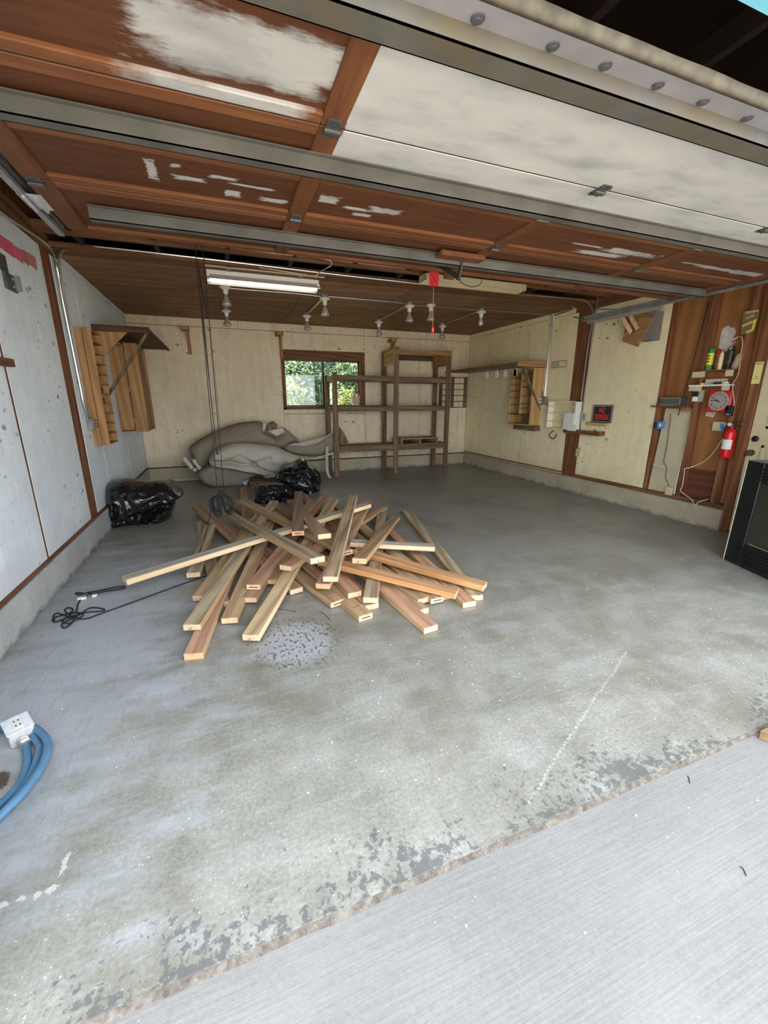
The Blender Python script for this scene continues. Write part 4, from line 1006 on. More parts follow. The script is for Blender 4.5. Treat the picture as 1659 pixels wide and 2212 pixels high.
# plywood bracket hanging high beside the door track
py = 3.30
pb = thing('plywood_rest', 'amber plywood rest with two pale slats high on the right wall', 'bracket', (W-.15, 3.3, 2.06))
quad = [RWp(u, v, .17) for u, v in ((1343, 737), (1376, 749), (1412, 684), (1372, 670), (1350, 705))]
MB().prism(quad, (.025,0,0)).build('plate', M_PINEX, pb, bevel=.003)
for (u0, v0, u1, v1) in ((1345, 685, 1363, 718), (1359, 677, 1377, 710)):
    a = RWp(u0, v0, .20); c = RWp(u1, v1, .20)
    MB().beam(a, c, .045, .025, (1,0,0)).build('slat', wood('pale_slat', (.85,.62,.36), (.70,.48,.26), 'Z'), pb, bevel=.002)
a = RWp(1352, 680, .185); c = RWp(1373, 713, .185)
MB().beam(a, c, .10, .02, (1,0,0)).build('backing', M_FIR, pb)
MB().box(W-.15, W, 3.02, 3.20, 2.10, 2.42).build('standoff', plain('grey_board', (.20,.19,.19), .8), pb)  # plain grey board between the rest and the wall
# ------------------------------------------------------------------ open stud bay on the right: shelves, cans, clock, extinguisher
XB = W+.10
def bay(u, v, off=-.02): return RWp(u, v, off)
s1 = thing('stud_shelf', 'upper stud bay shelf holding the spray cans', 'shelf', (W+.02, 2.3, 1.68))
yA, yB = 2.105, 2.515
MB().box(W-.06, W+.099, yA, 2.435, 1.700, 1.712).build('board', M_FIRY, s1); MB().box(W-.06, W-.002, 2.435, yB, 1.700, 1.712).build('board', M_FIRY, s1)
MB().box(W-.06, W-.045, yB-.13, yB, 1.64, 1.70).build('bracket', M_CREAM, s1); MB().box(W-.06, W-.045, yA, yA+.07, 1.64, 1.70).build('bracket', M_CREAM, s1)
s2 = thing('stud_shelf', 'lower white stud bay shelf just above the clock', 'shelf', (W+.02, 2.3, 1.5))
MB().box(W-.07, W+.099, yA, 2.435, 1.545, 1.560).build('board', M_WHITE, s2); MB().box(W-.07, W-.002, 2.435, 2.525, 1.545, 1.560).build('board', M_WHITE, s2)
MB().box(W-.07, W-.055, yB-.13, yB, 1.495, 1.545).build('bracket', M_CREAM, s2); MB().box(W-.07, W-.055, yA, yA+.07, 1.495, 1.545).build('bracket', M_CREAM, s2)
def can(y, x, z, r, h, body, cap, band, label, nm='spray_can', capk=.16, tipr=.5):
    t = thing(nm, label, 'can' if nm == 'spray_can' else 'tube', (x, y, z))
    hb = h*(1-capk)
    MB().lathe([(.001,0),(r,0),(r*1.02,.004),(r,.008),(r,hb*.97),(r*.9,hb),(.001,hb)], (x,y,z), n=18).build('can_body', body, t, smooth=SHARP)
    MB().lathe([(r*.92,hb),(r*.92,hb+h*capk*.5),(r*tipr,h),(.001,h)], (x,y,z), n=18).build('cap', cap, t, smooth=SHARP)
    if band: MB().lathe([(r*1.004,hb*.3),(r*1.008,hb*.31),(r*1.008,hb*.93),(r*1.004,hb*.94)], (x,y,z), n=18).build('label', band, t, smooth=True)
    if nm == 'spray_can' and band:
        for k in (.45, .60, .75): MB().box(x-r*1.03, x-r*.86, y-r*.45, y+r*.45, z+hb*k, z+hb*(k+.06)).build('print', M_BLACK, t)
    return t
zs = 1.712
can(2.405, W+.02, zs, .033, .23, plain('green_can', (.05,.30,.07), .3), plain('green_cap', (.03,.33,.06), .4), plain('yellow_label', (.80,.72,.05), .35), 'green spray can with a yellow label on the upper shelf')
can(2.325, W+.02, zs, .024, .20, plain('dark_red_can', (.30,.04,.03), .35), plain('red_cap', (.45,.06,.04), .4), plain('red_label', (.40,.12,.07), .4), 'slim red can next to the green can')
can(2.275, W-.01, zs, .021, .19, plain('white_tube', (.75,.66,.42), .4), plain('tube_tip', (.78,.60,.40), .4), None, 'cream caulk tube with a pointed tip', 'caulk_tube', .3, .2)
can(2.215, W+.03, zs, .032, .235, plain('black_can', (.02,.022,.02), .35), plain('black_cap', (.03,.03,.03), .4), plain('black_yellow_label', (.06,.06,.04), .4), 'black spray can at the right of the cream tube')
tag(MB().lathe([(.001,0),(.03,.002),(.034,.03),(.030,.10),(.032,.13),(.022,.15),(.001,.155)], (W+.0, 2.14, zs), (.0,-.22,1), 14).build('tan_bottle', plain('tan_bottle', (.33,.25,.15), .6), smooth=True), 'leaning tan bottle at the right end of the upper shelf', 'bottle')
tag(MB().box(W+.0, W+.05, 2.20, 2.40, 1.5605, 1.62).build('note_pad', plain('pad_paper', (.52,.47,.34), .8), bevel=.002), 'tan note pad standing on the lower shelf', 'note pad')
tag(MB().lathe([(.001,0),(.022,.004),(.028,.012),(.020,.02),(.001,.022)], (W-.04, 2.40, 1.560), n=14).build('yellow_disc', plain('yellow_plastic', (.85,.72,.05), .4), smooth=True), 'small round yellow disc on the lower shelf', 'disc')
bt_ = thing('glue_bottle', 'dark blue and white bottle lying on the lower shelf', 'bottle', (W-.03, 2.23, 1.560))
MB().lathe([(.001,0),(.013,.003),(.013,.075),(.009,.085)], (W-.03, 2.29, 1.574), (0,-1,0), 12).build('body', plain('navy', (.03,.035,.07), .4), bt_, smooth=SHARP)
MB().lathe([(.009,0),(.013,.005),(.013,.05),(.006,.065),(.001,.066)], (W-.03, 2.205, 1.574), (0,-1,0), 12).build('cap', M_WHITE, bt_, smooth=SHARP)

# square red clock
a = RWp(1531, 886, .02); c = RWp(1579, 846, .02)
cy_, cz_ = (a.y+c.y)/2, (a.z+c.z)/2; hs = .115
ck = thing('wall_clock', 'square red wall clock with a round white face', 'clock', (W-.01, cy_, cz_-hs))
MB().box(W-.035, W-.001, cy_-hs, cy_+hs, cz_-hs, cz_+hs).build('case', M_RED, ck, bevel=.012)
MB().lathe([(.001,0),(.100,0),(.100,.004),(.094,.006),(.092,.003),(.001,.003)], (W-.035, cy_, cz_), (-1,0,0), 40).build('rim', plain('silver_rim', (.6,.58,.55), .3, .6), ck, smooth=SHARP)
dial = MB().lathe([(.001,0),(.091,0),(.091,.0015),(.001,.0015)], (W-.038, cy_, cz_), (-1,0,0), 40).build('dial', plain('dial_cream', (.80,.74,.62), .5, 0, .03), ck)
for n_ in range(1, 13):
    an = math.radians(30*n_)
    text_part(str(n_), .030, (W-.041, cy_-.073*math.sin(an), cz_+.073*math.cos(an)), (0,-1,0), (0,0,1), M_BLACK, dial, 'numeral', bold=.0006)
for an, L, w in ((math.radians(294), .042, .009), (math.radians(279), .070, .006)):
    d = Vector((0, -math.sin(an), math.cos(an))); o_ = Vector((W-.043, cy_, cz_))
    MB().beam(o_-d*.015, o_+d*L, w, .0015, (1,0,0)).build('hand', M_BLACK, dial)
MB().lathe([(.001,0),(.006,0),(.006,.003),(.001,.003)], (W-.042, cy_, cz_), (-1,0,0), 12).build('hub', M_BLACK, dial)

# fire extinguisher on the stud
ey, ez = 2.005, .80
fx = W-.06
ex = thing('fire_extinguisher', 'red fire extinguisher with white label hung on a stud', 'fire extinguisher', (fx, ey, ez))
MB().lathe([(.001,.004),(.045,0),(.052,.008),(.053,.02),(.053,.255),(.047,.285),(.030,.305),(.016,.315),(.016,.33)], (fx,ey,ez), n=24).build('cylinder', plain('extinguisher_red', (.62,.012,.02), .22, 0, .04, 6), ex, smooth=SHARP)
lbm = MB()
for i in range(13):
    an0 = math.radians(110+i*11)
    for zz in (.095, .195): lbm.v.append(Vector((fx+.0538*math.cos(an0), ey+.0538*math.sin(an0)*1.0, ez+zz)))
for i in range(12): lbm.f.append((2*i, 2*i+2, 2*i+3, 2*i+1)); lbm.mi.append(0)
M_LAB = (lambda b: b.out(b.mix(b.ramp(b.noise(b.mapping(b.obj(), (30, 30, 110)), 1.0, 3), [(.56, 0.0), (.60, .6)]), (.80,.79,.74), (.30,.36,.30)), .5))(NB('extinguisher_label'))
lbo = lbm.build('label', M_LAB, ex, smooth=True)
for v in lbo.data.vertices: pass
MB().lathe([(.018,0),(.02,.01),(.02,.03),(.012,.04)], (fx,ey,ez+.325), n=14).build('valve', M_DARKSTEEL, ex, smooth=SHARP)
MB().beam((fx, ey-.01, ez+.375), (fx, ey-.095, ez+.388), .02, .008).build('carry_handle', M_BLACK, ex); MB().beam((fx, ey-.01, ez+.350), (fx, ey-.09, ez+.335), .02, .008).build('lever', M_BLACK, ex)
MB().lathe([(.001,0),(.018,0),(.018,.012),(.001,.012)], (fx-.018, ey+.012, ez+.35), (-1,.3,0), 14).build('gauge', M_WHITE, ex, smooth=SHARP)
MB().tube(spline([(fx, ey+.015, ez+.345), (fx, ey+.045, ez+.34), (fx, ey+.062, ez+.30), (fx, ey+.060, ez+.2)], 5), .008, 8).build('hose', M_BLACK, ex, smooth=True)

# radio on its little board, with things beside it
rb = thing('stud_shelf', 'small reddish shelf in the first stud bay under the radio', 'shelf', (W, 2.7, 1.31))
MB().box(W-.08, W+.09, 2.50, 2.94, 1.315, 1.330).build('board', M_FIRY, rb, bevel=.002)
MB().box(W-.02, W-.005, 2.50, 2.62, 1.27, 1.315).build('bracket', M_PINEX, rb)
rd = thing('old_radio', 'grey silver car radio lying on the small shelf', 'radio', (W, 2.72, 1.33))
MB().box(W-.06, W+.06, 2.60, 2.84, 1.331, 1.43).build('body', plain('radio_grey', (.12,.12,.12), .45, .3), rd, bevel=.005)
MB().box(W-.062, W-.06, 2.60, 2.84, 1.41, 1.428).build('chrome_strip', M_CONDUIT, rd); MB().box(W-.062, W-.06, 2.60, 2.84, 1.334, 1.352).build('chrome_strip', M_CONDUIT, rd)
for i in (0, 2): tag(MB().lathe([(.006,0),(.012,0),(.012,.006),(.006,.006)], (W-.03+.012*(i%2), 2.53+.016*i, 1.3305), n=10).build('steel_nut', M_GALV), 'loose steel nut on the radio shelf, %s the radio' % ('farther from' if i == 0 else 'nearer to'), 'nut', 'loose nuts on the radio shelf')

# leaning cream board with a black wire
a = RWp(1425, 893, .0); c = RWp(1462, 1068, .0)
cb = thing('cream_board', 'narrow cream board standing in the first stud bay', 'board', (W+.03, 2.68, .28))
MB().prism([(W+.03, 2.87, .282), (W+.03, 2.515, .282), (W+.065, 2.515, 1.30), (W+.065, 2.84, 1.30)], (.015,0,0)).build('face', plain('drab_cream', (.55,.49,.33), .7, 0, .08, 5), cb)
MB().prism([(W+.027, 2.515, .282), (W+.027, 2.525, .282), (W+.062, 2.525, 1.30), (W+.062, 2.515, 1.30)], (.02,0,0)).build('edge', M_WHITE, cb)
wp = [RWp(u, v, -.03) for u, v in ((1449, 893), (1447, 915), (1444, 935), (1442, 955), (1438, 975), (1434, 998), (1440, 1010), (1438, 1030), (1443, 1045), (1447, 1055))]
tag(MB().tube(spline(wp, 4), .0035, 6).build('black_wire', M_BLACK, smooth=True), 'thin twisted black wire hanging down the cream board', 'wire')
tag(MB().tube(spline([RWp(1531, 652, -.05), RWp(1502, 765, -.03), RWp(1465, 898, .03)], 5), .0055, 6).build('thin_rod', M_BLACK, smooth=True), 'long thin black rod leaning across the first stud bay', 'rod')
q = RWp(1427, 918)
bd = thing('blue_timer', 'small blue plug in timer on the stud edge', 'timer', (W-.02, q.y, q.z-.05))
MB().box(W-.04, W-.001, q.y-.055, q.y+.055, q.z-.048, q.z+.048).build('body', plain('timer_blue', (.09,.24,.48), .4), bd, bevel=.004)
MB().box(W-.043, W-.04, q.y-.035, q.y-.010, q.z-.018, q.z+.018).build('dial', M_WHITE, bd)
MB().box(W-.046, W-.04, q.y+.015, q.y+.05, q.z-.04, q.z+.04).build('socket', plain('navy_face', (.02,.04,.09), .4), bd)
q = RWp(1447, 1060)
wb_ = thing('low_outlet', 'cream outlet box at the foot of the cream board', 'outlet', (W, q.y, q.z-.05))
MB().box(W-.03, W, q.y-.04, q.y+.04, q.z-.05, q.z+.05).build('box', plain('ivory', (.68,.58,.33), .5), wb_, bevel=.004)
MB().lathe([(.001,0),(.005,0),(.005,.002),(.001,.002)], (W-.03, q.y, q.z), (-1,0,0), 8).build('screw', M_DARKSTEEL, wb_)
# pale house cables
for pts, lab in (([(1568,940,.0),(1560,950,-.03),(1535,985,-.05),(1515,1000,-.05),(1490,1010,-.01),(1480,1012,.005),(1478,1022,.005),(1474,1050,.005),(1470,1060,.005),(1482,1070,.01),(1495,1080,.03),(1501,1092,.07),(1510,1084,.02),(1531,1078,-.02)], 'old pale cable sagging from the blue taped plate to the sill'),
                 ([(1410,1002,.004),(1430,1008,-.03),(1450,1012,-.06),(1465,1018,-.05)], 'pale cable crossing behind the cream board'),
                 ([(1446,1028,-.06),(1455,1030,-.07),(1461,1040,-.06),(1462,1055,-.05)], 'short pale cable curling beside the lower outlet box')):
    tag(MB().tube(spline([RWp(u, v, o) for u, v, o in pts], 5), .0055, 6).build('house_cable', M_COPPER, smooth=True), lab, 'cable')
tag(MB().tube(spline([RWp(u, v, -.06) for u, v in ((1559,618),(1552,660),(1545,700),(1538,735),(1534,757))], 4), .006, 6).build('house_cable', M_COPPER, smooth=True), 'pale cable running down behind the green spray can', 'cable')
pts = [(1593,728,-.02),(1602,728,.005),(1604,745,.005),(1600,765,.01),(1598,785,.01),(1594,810,.012),(1583,830,.08),(1584,850,.05),(1586,868,.03),(1584,878,.02)]
tag(MB().tube(spline([RWp(u, v, o) for u, v, o in pts], 5), .005, 6).build('house_cable', plain('pink_cable', (.62,.38,.28), .6), smooth=True), 'pinkish cable looping down the stud beside the shelves', 'cable')
q = RWp(1577, 887, .005)
cg = thing('phone_charger', 'small black charger box beside the clock', 'charger', (W-.02, q.y, q.z-.05))
MB().box(W-.035, W-.001, q.y-.035, q.y+.035, q.z-.055, q.z+.055).build('body', M_BLACK, cg, bevel=.004)
MB().box(W-.037, W-.035, q.y-.02, q.y+.015, q.z-.042, q.z-.036).build('mark', M_WHITE, cg); MB().box(W-.037, W-.035, q.y-.02, q.y+.02, q.z-.01, q.z-.004).build('slot', M_DARKSTEEL, cg)
a = RWp(1527, 888, -.09); c = RWp(1546, 902, -.09)
tag(MB().prism([(W+.092, a.y, a.z), (W+.092, c.y, a.z), (W+.092, c.y+.03, c.z), (W+.092, a.y+.01, c.z+.015)], (.006,0,0)).build('paper_scrap', plain('curled_paper', (.62,.52,.36), .8)), 'curled paper scrap under the clock', 'paper')
a = RWp(1541, 911, -.05); c = RWp(1568, 932, -.05)
pl = thing('switch_plate', 'white plate with blue tape above the sagging cable', 'plate', (W+.05, (a.y+c.y)/2, c.z))
MB().box(W+.045, W+.099, c.y, a.y, c.z, a.z).build('plate', M_CREAM, pl, bevel=.003)
MB().prism([(W+.042, c.y+.07, a.z-.01), (W+.042, c.y+.035, a.z-.015), (W+.042, c.y+.005, a.z-.09), (W+.042, c.y+.03, a.z-.11), (W+.042, c.y+.06, a.z-.06)], (.004,0,0)).build('blue_tape', plain('painter_tape', (.06,.28,.50), .6), pl)
q = RWp(1511, 856, -.005)
dv = thing('door_opener_remote', 'grey and black wall remote under the white shelf', 'remote', (W-.02, q.y, q.z-.06))
MB().box(W-.025, W-.001, q.y-.05, q.y+.05, q.z-.06, q.z+.065).build('base', plain('remote_grey', (.40,.36,.30), .5), dv)
MB().box(W-.045, W-.025, q.y-.01, q.y+.055, q.z+.0, q.z+.05).build('black_unit', M_BLACK, dv, bevel=.004); MB().box(W-.045, W-.025, q.y-.005, q.y+.045, q.z-.055, q.z-.005).build('white_unit', M_WHITE, dv, bevel=.004)
# faded flag and tool card on the stud
a = [RWp(u, v, .004) for u, v in ((1606,673),(1641,668),(1637,690),(1625,716),(1600,724),(1602,700))]
fc = thing('tool_card', 'yellow and black hanging card near the top of the stud', 'card', (W-.01, 2.08, 2.04))
MB().prism(a, (.004,0,0)).build('card', plain('brown_card', (.20,.13,.06), .6), fc)
for (u0,v0,u1,v1,cc) in ((1603,705,1628,694,(.62,.47,.12)),(1632,690,1626,712,(.70,.60,.10)),(1612,718,1627,712,(.65,.55,.10)),(1610,676,1638,671,(.45,.36,.2)),(1612,688,1630,680,(.40,.30,.15))):
    MB().beam(RWp(u0,v0,.008), RWp(u1,v1,.008), .022, .003, (1,0,0)).build('print', plain('card_yellow', cc, .6), fc)
fg = thing('small_flag', 'small faded red and white striped flag below the card', 'flag', (W-.01, 2.15, 1.9))
for i in range(6):
    u0, v0 = 1597-3*i, 722+5*i
    MB().beam(RWp(u0, v0, .01), RWp(u0-12+i*1.2, v0+8, .02), .016, .003, (1,0,0)).build('stripe', plain('flag_stripe', (.55,.40,.34) if i % 2 else (.22,.05,.04), .8), fg)
a = RWp(1627, 829, .013); c = RWp(1651, 781, .013)
nt = thing('yellow_notice', 'yellow paper notice stapled to the door post', 'notice', (W-.013, 1.91, a.z))
MB().box(W-.015, W-.0125, 1.872, 1.945, a.z, c.z).build('sheet', plain('yellow_paper', (.72,.63,.26), .7, 0, .04), nt)
for z, w, h in ((c.z-.018, .055, .008), (a.z+.07, .02, .007), (a.z+.05, .05, .005)): MB().box(W-.0165, W-.0155, 1.91-w/2, 1.91+w/2, z-h/2, z+h/2).build('print', plain('notice_ink', (.16,.13,.04), .7), nt)

# black stove front leaning at the right edge
sf = thing('fireplace_front', 'black metal fireplace front with ribbed bands and glass at the right edge', 'fireplace front', (5.40, 1.15, 0))
o_ = Vector((5.47, 1.35, 0)); dirv = Vector((-.35, -.937, 0)).normalized(); nv = Vector((-dirv.y, dirv.x, 0)); nv = -nv if nv.x > 0 else nv   # nv faces the room
UPZ = (Vector((0,0,1)) - nv*.02).normalized(); LW_, HH = .98, .90
def fp(s_, h, d): return o_ + dirv*s_ + UPZ*h + nv*d
def slab(s0, s1, h0, h1, d0, d1, name, m, par, bev=.0):
    P8 = [fp(s, h, d) for d in (d0, d1) for (s, h) in ((s0,h0),(s1,h0),(s1,h1),(s0,h1))]
    b = MB(); b.add(P8, [(0,1,2,3),(7,6,5,4),(0,4,5,1),(1,5,6,2),(2,6,7,3),(3,7,4,0)]); return b.build(name, m, par, bevel=bev)
M_IRON = plain('black_iron', (.012, .012, .013), .4, .2, .3, 12, .5)
M_CHIP = plain('chipped_edge', (.60, .55, .45), .7, 0, .2, 30)
slab(0, LW_, .0, HH, -.42, -.0, 'body', M_IRON, sf)
slab(0, .16, .0, HH, 0, .02, 'side_frame', M_IRON, sf, .004); slab(LW_-.16, LW_, 0, HH, 0, .02, 'side_frame', M_IRON, sf, .004)
slab(.16, LW_-.16, HH-.17, HH, 0, .02, 'top_frame', M_IRON, sf, .004); slab(.16, LW_-.16, 0, .20, 0, .02, 'bottom_frame', M_IRON, sf, .004)
for i in range(4): slab(.10, LW_-.10, HH-.145+.028*i, HH-.131+.028*i, .02, .03, 'rib', M_IRON, sf, .003)
for i in range(6): slab(.08, LW_-.08, .03+.027*i, .045+.027*i, .02, .03, 'rib', M_IRON, sf, .003)
M_SGLASS = (lambda b: b.out((.03,.028,.02), .06, 0, .9))(NB('smoked_glass'))
slab(.16, LW_-.16, .20, HH-.17, .004, .010, 'glass', M_SGLASS, sf)
slab(-.006, 0, .0, HH, -.02, .022, 'edge_strip', M_CHIP, sf); slab(-.004, LW_, HH, HH+.006, -.42, .02, 'top_edge', plain('scuffed_edge', (.20,.20,.21), .5, .3, .4, 18), sf)
for i, (h0, h1) in enumerate(((.79,.90),(.60,.66),(.47,.50))): slab(-.0075, -.006, h0, h1, -.021, .0225, 'paint_flake', M_BLACK, sf)
slab(.20, .50, .215, .23, .02, .03, 'handle', M_CONDUIT, sf, .003)
# ------------------------------------------------------------------ loose timber (near end, far end: middle of the top face)
LUMBER = [
(16, (2.900,1.468,0.042), (3.389,3.826,0.042), 'grey', 'far right weathered board lying alone on the floor edge of the pile'),
(15, (2.802,1.400,0.042), (2.921,3.769,0.042), 'pink', 'pinkish board on the floor just inside the far right weathered board'),
(44, (2.663,2.340,0.042), (2.636,4.423,0.042), 'grey', 'grey board lying beneath the tall upright looking boards at the back right'),
(43, (2.372,2.926,0.042), (2.315,5.275,0.042), 'pink', 'reddish board whose far end pokes out beside the black bag'),
(42, (2.301,2.423,0.042), (1.878,4.740,0.042), 'brown', 'brown board half buried behind the small top board at the back'),
(39, (1.874,2.866,0.042), (1.291,5.133,0.042), 'dark', 'dark board on the floor at the back left under the long diagonal'),
(38, (1.458,3.686,0.062), (1.510,6.030,0.062), 'brown', 'board pointing straight back towards the carpet pile'),
(33, (1.186,2.010,0.042), (0.945,4.264,0.042), 'grey', 'weathered board crossing under the leftmost boards, cut end by the tall brown board'),
(35, (1.707,2.026,0.050), (0.893,4.757,0.102), 'brown', 'brown board whose far end is the leftmost at the back of the pile'),
(25, (2.155,1.610,0.042), (1.872,3.950,0.042), 'pink', 'reddish board end on the floor beneath the knotty front board'),
(24, (1.939,1.726,0.050), (1.263,3.970,0.042), 'brown', 'brown board with stamped end in the front middle, left of the twin'),
(23, (2.070,1.489,0.042), (1.600,3.793,0.042), 'tan', 'tan board with pencil line and stamped end at the front middle'),
(18, (2.448,1.422,0.042), (2.228,3.763,0.042), 'tan', 'tan board lying against the front right pink board'),
(17, (2.403,1.206,0.042), (2.100,3.500,0.062), 'pink', 'pink board reaching farthest out at the front right'),
(21, (2.710,1.556,0.042), (2.578,3.925,0.102), 'tan', 'pale board end barely showing under the orange boards'),
(20, (2.604,1.504,0.060), (2.436,3.849,0.042), 'tan', 'tan board with a framed stamp on its end at the right'),
(19, (2.517,1.534,0.060), (2.126,3.855,0.062), 'brown', 'board with a broken splintered end at the right'),
(22, (2.070,1.735,0.090), (1.848,4.050,0.062), 'pink', 'pinkish board with clean cut end above the twin stamped boards'),
(41, (1.231,1.746,0.050), (1.773,4.031,0.122), 'tan', 'smooth brown board standing out alone between the left boards and the front one'),
(1, (1.037,1.421,0.042), (1.472,3.702,0.122), 'pink', 'striped reddish board nearest the camera at the front left'),
(34, (0.975,2.562,0.070), (1.081,3.823,0.102), 'grey', 'short weathered board at the far left under the long pale board'),
(32, (1.041,2.130,0.060), (1.598,3.932,0.142), 'tan', 'knotty tan board behind the swirly grained one at the left'),
(29, (1.367,1.976,0.060), (2.297,4.392,0.142), 'brown', 'lower of the two stacked boards right of the smooth brown board'),
(31, (1.549,2.206,0.070), (2.438,3.986,0.122), 'brown', 'board with a chipped orange end between the front boards'),
(14, (2.139,1.597,0.100), (2.989,3.646,0.102), 'grey', 'knotty board standing out toward the camera in the right middle'),
(2, (1.022,1.650,0.100), (1.816,4.371,0.182), 'grey', 'swirly grey grained board at the front left'),
(30, (1.405,2.073,0.110), (2.491,4.547,0.142), 'pink', 'pink board with a slotted end, upper of two stacked boards'),
(27, (1.346,1.472,0.060), (2.507,4.061,0.222), 'pale', 'long pale board with a nail in its end at the front centre left'),
(28, (1.652,2.182,0.180), (3.113,3.910,0.102), 'pink', 'short looking pinkish board crossing the middle, cut end facing left'),
(9, (1.865,1.845,0.140), (2.894,3.897,0.202), 'pink', 'brown board running just under the tall grained board'),
(7, (2.172,2.270,0.202), (1.435,4.481,0.202), 'tan', 'long tan diagonal from back left to the middle with a stamped end'),
(13, (2.742,1.473,0.100), (1.921,2.200,0.202), 'orange', 'orange edged board sticking out to the lower right'),
(12, (3.005,1.517,0.090), (2.280,2.405,0.162), 'orange', 'yellow orange edged board reaching farthest right'),
(11, (2.968,2.254,0.150), (2.278,2.552,0.182), 'white', 'whitish board lying level across the right side'),
(3, (0.545,2.379,0.170), (2.744,3.433,0.282), 'white', 'long pale board sticking out far to the left'),
(4, (1.820,1.753,0.382), (1.267,4.202,0.122), 'grey', 'grey grained diagonal on top, ending in a bent nail at the centre'),
(10, (2.134,1.827,0.302), (3.156,3.613,0.042), 'brown', 'brown top board slanting up to the right with a nail in its end'),
(6, (1.976,2.230,0.382), (2.050,4.603,0.122), 'brown', 'brown board with a splintered end beside the small top board'),
(8, (1.903,1.766,0.222), (2.630,3.644,0.342), 'grain', 'tall grained board on the very top of the pile centre right'),
(5, (1.821,2.565,0.322), (2.180,4.726,0.202), 'dark', 'dark top board pointing straight at the camera with a stamped end'),
]
LW2, LT2 = .105, .042
TONES = {'grey': ((.52,.42,.28), (.27,.20,.125)), 'pink': ((.62,.38,.25), (.38,.20,.125)), 'brown': ((.50,.33,.20), (.29,.175,.10)), 'dark': ((.40,.27,.175), (.21,.135,.09)),
         'tan': ((.58,.41,.24), (.34,.22,.125)), 'orange': ((.62,.37,.20), (.40,.21,.10)), 'white': ((.52,.48,.40), (.33,.29,.23)), 'pale': ((.64,.48,.28), (.38,.26,.145)), 'grain': ((.56,.41,.26), (.22,.15,.09))}
LM = {k: wood('timber_'+k, a, c, 'X', .75, 1.7 if k in ('grain', 'grey', 'pale') else 1.3, .75, knots=k in ('grey', 'pale', 'tan'), perobj=.08, lines=.45) for k, (a, c) in TONES.items()}
M_END = plain('sawn_end', (.72, .50, .32), .8, 0, .14, 40)
M_ENDO = plain('sawn_end_orange', (.70, .40, .22), .8, 0, .14, 40)
M_SIDEP = wood('fresh_pale_edge', (.80, .62, .40), (.62, .44, .25), 'X', .7, .8)
M_SIDEO = wood('fresh_orange_edge', (.66, .36, .15), (.46, .21, .08), 'X', .7, .8)
M_SIDET = wood('tan_edge', (.56, .38, .21), (.38, .24, .12), 'X', .7, .8)
NAILS = {2, 4, 10, 27}; STAMPS = {5, 7, 20, 23, 24, 30}; LINES = {23, 24}
for (i, a, c, tone, label) in LUMBER:
    a, c = Vector(a), Vector(c); d = (c-a); L = d.length; d.normalize()
    r = d.cross(Vector((0,0,1))).normalized(); u = r.cross(d).normalized()
    mid = (a+c)/2 - u*(LT2/2)
    Mx = Matrix((d, -r, u)).transposed().to_4x4(); Mx.translation = mid     # local x runs from the near to the far end
    b = MB(); h, w, t = L/2, LW2/2, LT2/2
    b.add([(-h,-w,-t),(h,-w,-t),(h,w,-t),(-h,w,-t),(-h,-w,t),(h,-w,t),(h,w,t),(-h,w,t)], [(3,2,1,0),(4,5,6,7)], 0)
    o4 = 0
    b.f += [(0,1,5,4),(2,3,7,6)]; b.mi += [2,2]
    b.f += [(1,2,6,5),(3,0,4,7)]; b.mi += [1,1]
    side = M_SIDEP if tone in ('white', 'grain', 'pale') else (M_SIDEO if tone == 'orange' else (M_SIDET if tone in ('tan', 'pink', 'brown', 'grey') else LM[tone]))
    o = b.build('timber_board', [LM[tone], M_ENDO if i in (1, 9, 10, 31, 5) else M_END, side], loc=(0,0,0), bevel=.0035)
    o.matrix_world = Mx; WL[o.name] = Vector((0,0,0))
    tag(o, label, 'lumber', 'loose two by four timber in the pile')
    if i in STAMPS:
        MB().box(-h-.0012, -h+.001, -w*.6, w*.6, -t*.18, t*.22).build('end_stamp', plain('stamp_ink', (.12,.075,.04), .8), o)
    if i in LINES:
        MB().box(-h+.13, -h+.134, -w*.5, w*.6, t-.001, t+.0006).build('pencil_line', M_BLACK, o)
    if i in NAILS:
        MB().tube([(-h+.02, .0, 0), (-h-.012, .004, 0), (-h-.024, .008, -.014), (-h-.026, .012, -.04)], .0022, 6).build('nail', M_DARKSTEEL, o)

# ------------------------------------------------------------------ carpet heap
def carpet_mat(name, c, sp):
    b = NB(name); p = b.pos()
    col = b.ramp(b.noise(p, 95, 3, .8), [(.36, dk(c, sp)), (.62, dk(c, 1.2))])
    col = b.mix(b.ramp(b.noise(p, 3, 4), [(.4, 0.0), (.7, .35)]), col, dk(c, .6))
    v = b.voro(p, 26); col = b.mix(b.ramp(v, [(.08, .6), (.16, 0.0)]), col, dk(c, .3))
    b.bump(b.noise(p, 140, 3), .5, .004); return b.out(col, .95, 0, .1)
M_CARP = carpet_mat('speckled_carpet', (.34, .29, .22), .45)
M_CARPB = (lambda b: (b.bump(b.noise(b.pos(), 60, 4), .3, .004), b.out(b.ramp(b.noise(b.pos(), 2.5, 5), [(.3, (.42, .39, .32)), (.7, (.54, .51, .43))]), .9, 0, .1))[1])(NB('carpet_backing'))
